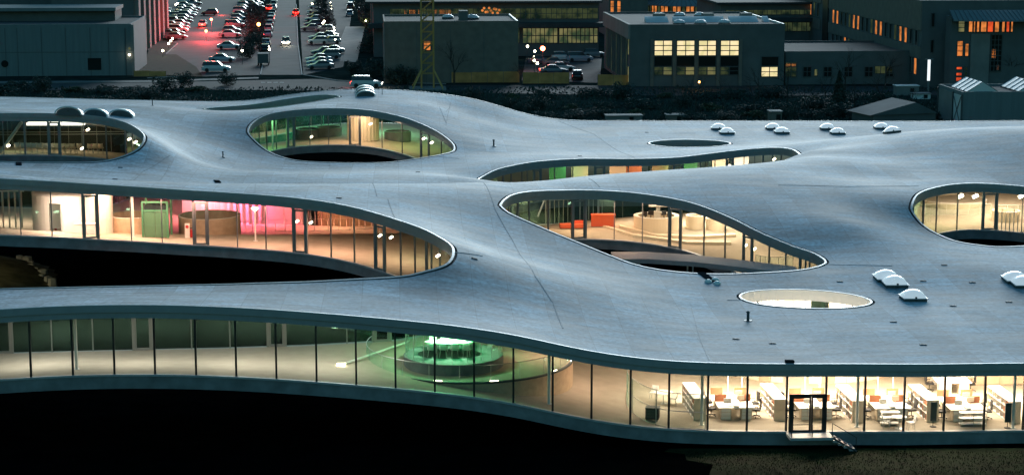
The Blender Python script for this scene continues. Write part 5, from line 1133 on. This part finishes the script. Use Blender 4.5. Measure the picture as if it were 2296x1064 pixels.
for i, (u, v) in enumerate(((394, 11), (398, 8), (700, 9), (724, 52), (727, 48), (543, 114), (604, 111), (1183, 104), (1199, 115), (1198, 136), (1205, 142))): street_lamp(u, v, 2.6, 'globe lamp ' + ('left one above the red lit cars', 'right one above the red lit cars', 'alone at the far end of the access road', 'left of the twin pair by the right parked cars', 'right of the twin pair by the right parked cars', 'alone beside the middle row of cars', 'next to the kerbside black hatchback', 'farthest by the small car park', 'second farthest by the small car park', 'third by the small car park', 'nearest by the small car park')[i])
street_lamp(580, 55, 4, 'bright pinkish lamp among the middle trees', 'globe_o', .4, w=60, col=(1, .5, .3)); street_lamp(1217, 109, 4, 'bright red lamp over the small car park', 'globe_r', .45, w=260, col=(1, .12, .06)); street_lamp(1568, 184, 1.4, 'small orange lamp before the long hoarding', 'globe_o', .18, w=40, col=(1, .5, .08)); street_lamp(820, 47, 1.5, 'yellow lamp glowing in the bushes left of the glazed hall', 'globe_w', .15, w=30, col=(.9, .9, .2))
for i, (u, v, h, c_, w) in enumerate(((462, 70, 2.2, (1, .05, .06), 5000), (474, 44, 3, (1, .07, .07), 9000))): street_lamp(u, v, h, '%s added red lamp over the left car park' % ('left', 'right')[i], 'globe_r', .3, 'added red lamps over the left car park', w, c_)  # lamps added for the red pool, in place of tail-light glow
p = G(2081, 205); t = thing('lit_pylon', 'slim white lit post behind the site cabin at right', 'post', p); hz2 = P(2081, 134, p.y).z
M['pylon'] = emis('pylon_glow', (.85, .95, 1), .7); MB().box(0, 0, 0, .28, .28, hz2 - 3.4).build('pole', M['concm'], t); MB().box(0, 0, hz2 - 3.4, .4, .3, 3.4).build('light_panel', M['pylon'], t); MB().box(0, 0, hz2, 1.3, .4, .15).build('head', M['concm'], t)
# ------------------------------------------------------------------ trees, bushes
M['leafd'] = mat('dark_leaves', (0.028, 0.05, 0.04), 0.8, noise=.6, scale=1.5); M['leafg'] = mat('olive_leaves', (0.05, 0.07, 0.035), 0.8, noise=.6, scale=1.5); M['bark'] = mat('dark_bark', (0.03, 0.026, 0.022), 0.9)
def shrub_src(nl, mname, sx, sy, sz, cone=False):
    t = bpy.data.objects.new('shrub', None); COL.objects.link(t); t['category'] = 'shrub'; V = []; F = []; cl = [(rng.normal(0, .5), rng.normal(0, .5), rng.uniform(.2, .9), rng.uniform(.3, .55)) for _ in range(11)]
    for i in range(nl):
        if cone: z = rng.uniform(0, 1) ** 1.2; r = (1.02 - z) * rng.uniform(.6, 1.05); a = rng.uniform(0, 6.28); c_ = Vector((r * math.cos(a) * sx, r * math.sin(a) * sy, z * sz))
        else:
            q = cl[rng.randint(11)]; d = Vector(rng.normal(0, 1, 3)).normalized() * q[3] * rng.uniform(.6, 1.05); c_ = Vector(((q[0] + d.x) * sx, (q[1] + d.y) * sy, max(.02, (q[2] + d.z * .8)) * sz))
        s = rng.uniform(.08, .2); n = Vector(rng.normal(0, 1, 3)).normalized(); a_ = n.orthogonal().normalized() * s; b_ = n.cross(a_) * .7; k = len(V); V += [c_ - a_, c_ + b_, c_ + a_, c_ - b_]; F.append((k, k + 1, k + 2, k + 3))
    obj('foliage', V, F, M[mname], t); b = MB()
    for k in range(5): a = k * 1.3; b.bar((0, 0, -.2), (.5 * sx * math.cos(a), .5 * sy * math.sin(a), .6 * sz), .06, 4, .02)
    b.build('stem', M['bark'], t); return t
SH = [shrub_src(1500, 'leafd', 2.2, 1.6, 1.8), shrub_src(1500, 'leafg', 1.8, 1.4, 1.3), shrub_src(2200, 'leafd', 1.9, 1.9, 3.8), shrub_src(1800, 'leafd', 1.3, 1.3, 4.6, True)]
def bare_src(h, seed):
    r_ = random.Random(seed); t = bpy.data.objects.new('bare_tree', None); COL.objects.link(t); t['category'] = 'tree'; tr = MB(); br = MB()
    def grow(p, d, L_, r, lv):
        q = p + d * L_; (tr if lv < 1 else br).bar(p, q, r, 5 if lv < 2 else 3, r * .68)
        if lv >= 5: return
        for k in range(3 if lv < 3 else 2):
            a = r_.uniform(.3, .75); ax = Vector((r_.uniform(-1, 1), r_.uniform(-1, 1), r_.uniform(-.2, .2))).normalized(); nd = (Matrix.Rotation(a, 3, ax) @ d); nd.z = max(nd.z, .12); grow(p + d * L_ * r_.uniform(.7, 1), nd.normalized(), L_ * r_.uniform(.62, .8), r * .55, lv + 1)
    grow(Vector((0, 0, -.1)), Vector((0, 0, 1)), h * .3, h * .018, 0); tr.build('trunk', M['bark'], t); br.build('branches', M['bark'], t); return t
BT = [bare_src(8.5, 3), bare_src(7, 11), bare_src(6, 23)]
seen = set()
def veg(src, u, v, label, group, s=1.0, rz=None, sz=None, cat=None):
    p = G(u, v); rz = rng.uniform(0, 6.28) if rz is None else rz; sc = (s, s, sz or s); loc = (p.x, p.y, 0)
    if src.name not in seen: seen.add(src.name); KIDS(src); o = src; o.location = loc; o.rotation_euler = (0, 0, rz); o['label'] = label; o['group'] = group; o.scale = sc
    else: o = copy_thing(src, loc, rz, label, group, sc)
    if cat: o['category'] = cat
for r_i, (v0, us, w) in enumerate(((208, range(-20, 470, 64), 'rear row left of the roof summit'), (232, range(-30, 440, 52), 'front row behind the back left roof edge'), (222, range(1060, 2060, 84), 'rear row right of the crane'), (243, range(1130, 2050, 78), 'middle row right of the crane'), (266, range(1230, 2100, 66), 'front row along the flat back roof edge'))):
    for i, u in enumerate(us):
        k = (i * 3 + r_i) % 4; k = k if k < 3 else 0; veg(SH[k], u + rng.uniform(-14, 14), v0 + rng.uniform(-6, 6), '%s dark shrub, %s from left, %s' % (('broad', 'low', 'tall')[k], ORD[i], w), 'dark shrubs on the rough ground', rng.uniform(.6, 1.2), sz=rng.uniform(.3, .6) if k == 2 else rng.uniform(.45, .85))
BW = ['dark bush on the verge below the left lawn', 'dark bush on the verge below the first silver estate car'] + ['dense dark bush, %s from front in the strip left of the kerbside cars' % ORD[k] for k in range(7)] + ['dark bush, %s from front in the strip right of the access road' % ORD[k] for k in range(4)] + ['big dark bush low at the left of the glazed hall', 'big dark bush just behind it at the left of the glazed hall', 'dark bush by the yellow lamp right of the path', 'dark bush behind the yellow lamp right of the path', 'farthest dark bush right of the path', 'left of three dark bushes under the olive lit windows', 'middle of three dark bushes under the olive lit windows', 'right of three dark bushes under the olive lit windows', 'dark bush left of the brown block front', 'dark bush at the left foot of the brown block', 'dark bush left of the crane legs', 'dark bush right of the right car row', 'dark low bush behind the moving silver car', 'dark bush behind the metal shed at the right edge']
for i, (u, v, s) in enumerate(((410, 195, .8), (512, 192, .7), (560, 130, 1.0), (563, 110, 1.1), (566, 92, 1.1), (569, 76, 1.1), (571, 62, 1.1), (573, 48, 1.1), (574, 34, 1.1), (730, 60, 1.0), (728, 42, 1.1), (726, 26, 1.1), (724, 10, 1.1), (845, 118, 1.2), (850, 100, 1.3), (820, 60, 1.2), (826, 40, 1.3), (815, 22, 1.3), (1215, 118, 1.1), (1240, 116, 1.2), (1262, 112, .9), (850, 170, 1.0), (880, 188, 1.0), (910, 188, .9), (790, 168, .8), (830, 180, .7), (2290, 190, 1.2))):
    veg(SH[2], u, v, BW[i], 'dark bushes around the car parks', s, sz=s * .75)
veg(SH[3], 1318, 122, 'dark conical evergreen in front of the olive lit windows', 'evergreens', 1.5); veg(SH[3], 1880, 250, 'black narrow evergreen on the rough ground at right', 'evergreens', 1.3)
for i, (u, v, k, s) in enumerate(((1018, 190, 0, 1.05), (1168, 188, 2, .8), (1560, 250, 1, 1.0), (1620, 262, 0, .8), (1690, 258, 1, 1.0), (1765, 230, 0, .9), (1810, 262, 1, .9), (1850, 235, 2, 1.1), (1915, 262, 0, .8), (1975, 240, 1, 1.0), (1895, 205, 0, 1.0), (1985, 200, 1, 1.1), (2265, 200, 0, 1.1), (2285, 185, 1, 1.2), (1480, 262, 2, .8), (1700, 215, 2, 1.0), (2040, 260, 2, .9))):
    veg(BT[k], u, v, 'bare leafless tree ' + ('standing against the brown block', 'at the right corner of the brown block', 'first from left behind the flat back roof', 'second from left behind the flat back roof', 'third from left behind the flat back roof', 'before the right end of the office block', 'fourth from left behind the flat back roof', 'before the low dark hall, left one', 'fifth from left behind the flat back roof', 'near the pitched hut', 'before the low dark hall, middle one', 'before the low dark hall, right one', 'behind the metal shed, left one', 'behind the metal shed, right one', 'smallest behind the flat back roof', 'small one below the office block corner', 'small one left of the pitched hut')[i], 'bare trees behind the learning centre', s)
# ragged low growth over the rough ground
V = []; F = []
for i in range(26000):
    u = rng.uniform(-60, 2360); v = rng.uniform(196, 280) if rng.rand() > .3 else rng.uniform(230, 300); p = G(u, v)
    if p.y < 243 + .05 * p.x: continue
    hh_ = rng.uniform(.1, .55) * (.5 + .5 * math.sin(p.x * .3) * math.cos(p.y * .21)) + .08; a = rng.uniform(0, 3.14); w_ = rng.uniform(.08, .3); n = len(V); V += [(p.x - w_ * math.cos(a), p.y - w_ * math.sin(a), -.03), (p.x + w_ * math.cos(a), p.y + w_ * math.sin(a), -.03), (p.x + rng.uniform(-.2, .2), p.y + rng.uniform(-.2, .2), hh_)]; F.append((n, n + 1, n + 2))
tag(obj('undergrowth', V, F, M['leafd']), 'ragged dark undergrowth covering the rough ground behind the roof', 'undergrowth', kind='stuff')
# ------------------------------------------------------------------ things standing on the roof
def roof_at(u, v, near=100.0):
    d = ray(u, v); ys = np.arange(near, 242, 0.2); X = ys / d.y * d.x; Z = CAMH + ys / d.y * d.z
    hz_ = H(np.stack([X, ys], 1)); i = np.where(Z <= hz_)[0]; i = i[0] if len(i) else len(ys) - 1
    return Vector((X[i], ys[i], hz_[i]))
def slope_at(x, y):
    e = .5; return (H1(x + e, y) - H1(x - e, y)) / (2 * e), (H1(x, y + e) - H1(x, y - e)) / (2 * e)
M['dome_glow'] = mat('milky_dome_painted_glow', (.85, .88, .9), .3, emit=(.85, .95, 1), estr=.22)  # emission stands in for interior light coming up through the domes
def skylight():
    t = thing('roof_skylight', '', 'skylight', group='domed skylights on the roof')
    MB().box(0, 0, -.1, 1.55, 1.55, .32).build('curb', M['dmetal'], t)
    V = []; F = []; n = 9
    for j in range(n):
        for i in range(n):
            x, y = -1 + 2 * i / (n - 1), -1 + 2 * j / (n - 1); V.append((x * .83, y * .83, .2 + .52 * (1 - x * x) ** .6 * (1 - y * y) ** .6))
    for j in range(n - 1):
        for i in range(n - 1): F.append((j * n + i, j * n + i + 1, (j + 1) * n + i + 1, (j + 1) * n + i))
    obj('dome', V, F, M['dome_glow'], t, True); MB().box(0, 0, .19, 1.7, 1.7, .05).build('flange', M['rim'], t)
    MB().box(.0, -.80, .1, .13, .08, .24).build('latch', M['black'], t)
    return t
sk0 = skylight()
def barrel():
    t = thing('barrel_skylight', '', 'skylight', group='half round skylights on the roof')
    pr = [(1.15 * math.cos(a), .62 * math.sin(a)) for a in np.linspace(0, math.pi, 17)]
    V = [(x, -.8, z) for x, z in pr] + [(x, .8, z) for x, z in pr]; obj('vault', V, [(i, i + 1, 18 + i, 17 + i) for i in range(16)], M['dome_glow'], t, True)
    V = [(x * .93, -.79, z * .9) for x, z in pr]; obj('end_plate', V, [tuple(range(17))], M['dmetal'], t)
    V = [(x * .93, .79, z * .9) for x, z in pr]; obj('end_plate', V, [tuple(range(16, -1, -1))], M['dmetal'], t)
    b = MB()
    for a, c_ in zip(pr[:-1], pr[1:]): b.bar((a[0] * 1.02, -.8, a[1] * 1.02), (c_[0] * 1.02, -.8, c_[1] * 1.02), .07, 4)
    b.build('arch_trim', M['white'], t); MB().box(0, 0, -.14, 2.3, 1.6, .15).build('curb', M['dmetal'], t); MB().box(0, -.84, .22, .1, .05, .1).build('latch', M['black'], t); return t
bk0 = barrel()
S_ = [(1987, 628, 'rear left of the pair right of the central patio'), (2006, 641, 'front right of the pair right of the central patio'), (2047, 671, 'standing alone right of the round roof opening'), (2276, 630, 'rear one of the pair at the right edge'), (2295, 641, 'front one of the pair at the right edge'),
 (1611, 290, 'rear one of the leftmost back pair'), (1630, 300, 'front one of the leftmost back pair'), (1733, 290, 'rear one of the second back pair'), (1753, 299, 'front one of the second back pair'), (1855, 290, 'rear one of the third back pair'), (1878, 300, 'front one of the third back pair'), (1976, 289, 'rear one of the rightmost back pair'), (2000, 299, 'front one half behind the roof hill, rightmost back pair')]
for u, v, w in S_:
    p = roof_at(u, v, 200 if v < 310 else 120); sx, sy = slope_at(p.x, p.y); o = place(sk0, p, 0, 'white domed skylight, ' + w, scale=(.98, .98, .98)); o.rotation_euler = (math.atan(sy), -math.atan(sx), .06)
B_ = [(156, 257, 'leftmost of three above the back left patio', 0), (216, 259, 'middle of three above the back left patio', 0), (274, 260, 'rightmost of three above the back left patio', 0), (820, 215, 'front one of three on the roof summit', 1), (819, 209, 'middle one of three on the roof summit', 1), (818, 204, 'rear one of three on the roof summit', 1)]
for u, v, w, k in B_:
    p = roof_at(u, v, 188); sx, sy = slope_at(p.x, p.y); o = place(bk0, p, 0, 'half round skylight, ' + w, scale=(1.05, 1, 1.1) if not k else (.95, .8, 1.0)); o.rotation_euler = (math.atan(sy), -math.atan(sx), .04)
def vent(u, v, h, label, r=.09):
    p = roof_at(u, v); t = thing('vent_pipe', label, 'vent pipe', p); MB().lathe([(r, -.1), (r, h), (r * 1.5, h), (r * 1.5, h + .06), (0.01, h + .12)], n=10).build('pipe', M['dmetal'], t); MB().lathe([(r * 3, -.05), (r * 3, .03), (r, .06)], n=12).build('flashing', M['dmetal'], t)
vent(1677, 719, .55, 'short dark vent pipe left of the round roof opening'); vent(1107, 328, .6, 'dark vent pipe right of the back patio'); vent(500, 353, .5, 'short vent pipe in the hollow between the back patios', .06)
vent(342, 237, .8, 'thin vent pipe near the back roof edge', .05); vent(857, 212, 1.1, 'thin rod right of the summit skylights', .03)
M['drain'] = mat('drain_metal', (.05, .06, .065), .7)
M['joint'] = mat('joint_cover', (.24, .275, .30), .7)
D_ = [(1883,632),(2070,630),(2180,633),(2137,686),(2262,678),(1732,771),(2070,773),(2003,722),(2117,595),(1064,250+330),(270,376),(258,402),(937,386),(1300,350),(1450,297),(760,444),(1650,760)]
DW = ['left of the two paired skylights at right', 'behind the lone skylight, right of the paired ones', 'midway between the paired skylights and the right frame edge', 'right of the lone skylight', 'at the right below the edge skylights', 'at the front, left of the entrance hatch', 'at the front, right of the entrance hatch', 'below the lone skylight', 'between the paired skylights and the right patio', 'right of the tip of the left patio', 'below the right end of the back left patio', 'on the slope behind the left roof crest', 'below the back patio', 'behind the long thin patio, left of the far oval opening', 'near the far flat roof edge', 'above the right part of the left patio glass', 'at the front centre, below the lone vent pipe']
for i, (u, v) in enumerate(D_):
    p = roof_at(u, v); t = thing('roof_drain', '', 'roof drain', p + Vector((0, 0, .0)), group='small slot drains in the roof'); sx, sy = slope_at(p.x, p.y); t.rotation_euler = (math.atan(sy), -math.atan(sx), 0)
    t['label'] = 'small dark slot drain ' + DW[i]
    MB().box(0, 0, -.05, .42, .22, .09).build('drain_cover', M['drain'], t); MB().box(0, 0, .04, .34, .05, .015).build('slot', M['black'], t)
H_ = [(1770, 812, 'dark hatch at the front roof edge above the entrance'), (1585, 622, 'dark slanting slot panel below the central patio'), (487, 407, 'small dark hatch in the hollow behind the left roof crest'), (42, 368, 'dark slanting hatch below the back left patio')]
for i, (u, v, w) in enumerate(H_):
    p = roof_at(u, v); L_ = (.5, .4, 1.5, .12) if i == 0 else (.55, 2.6, 2.6, .05) if i == 1 else (.5, 1.5, 1.5, .06)
    t = thing('roof_hatch', w, 'hatch', p); sx, sy = slope_at(p.x, p.y); t.rotation_euler = (math.atan(sy), -math.atan(sx), 0 if i == 0 else .25)
    MB().box(0, 0, 0, L_[0], L_[1], L_[3]).build('hatch_cover', M['matte'], t); MB().box(0, -L_[1] / 2 - .06, 0, L_[0], .08, L_[3] + .03).build('hatch_frame', M['matte'], t)
for i, (u, v) in enumerate(((1604, 629), (1588, 633), (1608, 637))):
    p = roof_at(u, v); o = MB().lathe([(.26, 0), (.26, .1), (.1, .2), (0.01, .2)], n=16).build('roof_cowl', M['white']); o.location = p; tag(o, '%s little white round vent cap beside the slot panel' % ('rear', 'left', 'front')[i], 'vent cap', 'white vent caps')
# long joints in the roof skin, laid on the surface as thin cover strips
J_ = [[(870,447),(886,490)],[(575,411),(572,433)],[(835,411),(845,440)],[(1085,410),(1110,470),(1150,540),(1200,620),(1240,680),(1262,735)],[(1320,400),(1345,420)],[(1550,690),(1570,760),(1590,808)],[(1010,190+40),(1000,280)],[(985,240),(1000,275)],[(1250,270),(1330,300),(1390,340),(1425,355)],[(300,404),(320,385),(380,350)],[(130,390),(150,372)],[(360,404),(380,370)],[(1745,415),(1900,418),(2060,417)],[(1850,593),(2000,597)],[(1016,566),(1060,570),(1082,574)],[(1630,673),(1670,673)],[(1110,380),(1135,381)],[(440,243),(462,244)],[(985,352),(1030,356)],[(1010,240),(1000,250)]]
for i, uvs in enumerate(J_):
    ps = [roof_at(u, v) for u, v in uvs]; pts = []
    for a, b in zip(ps[:-1], ps[1:]):
        for k in range(10): q = a.lerp(b, k / 10); pts.append(Vector((q.x, q.y, H1(q.x, q.y) + .0)))
    pts.append(ps[-1]); w = .022 + .012 * (i % 3 == 0); V = []; F = []
    for j, p in enumerate(pts):
        t_ = (pts[min(j + 1, len(pts) - 1)] - pts[max(0, j - 1)]); n_ = Vector((-t_.y, t_.x, 0)).normalized() * w; V += [p + n_ + Vector((0, 0, -.05)), p + n_ + Vector((0, 0, .02)), p - n_ + Vector((0, 0, .02)), p - n_ + Vector((0, 0, -.05))]
    for j in range(len(pts) - 1):
        for k in range(3): F.append((j * 4 + k, j * 4 + 4 + k, j * 4 + 5 + k, j * 4 + 1 + k))
    obj('joint_strip', V, F, M['joint'], centre)
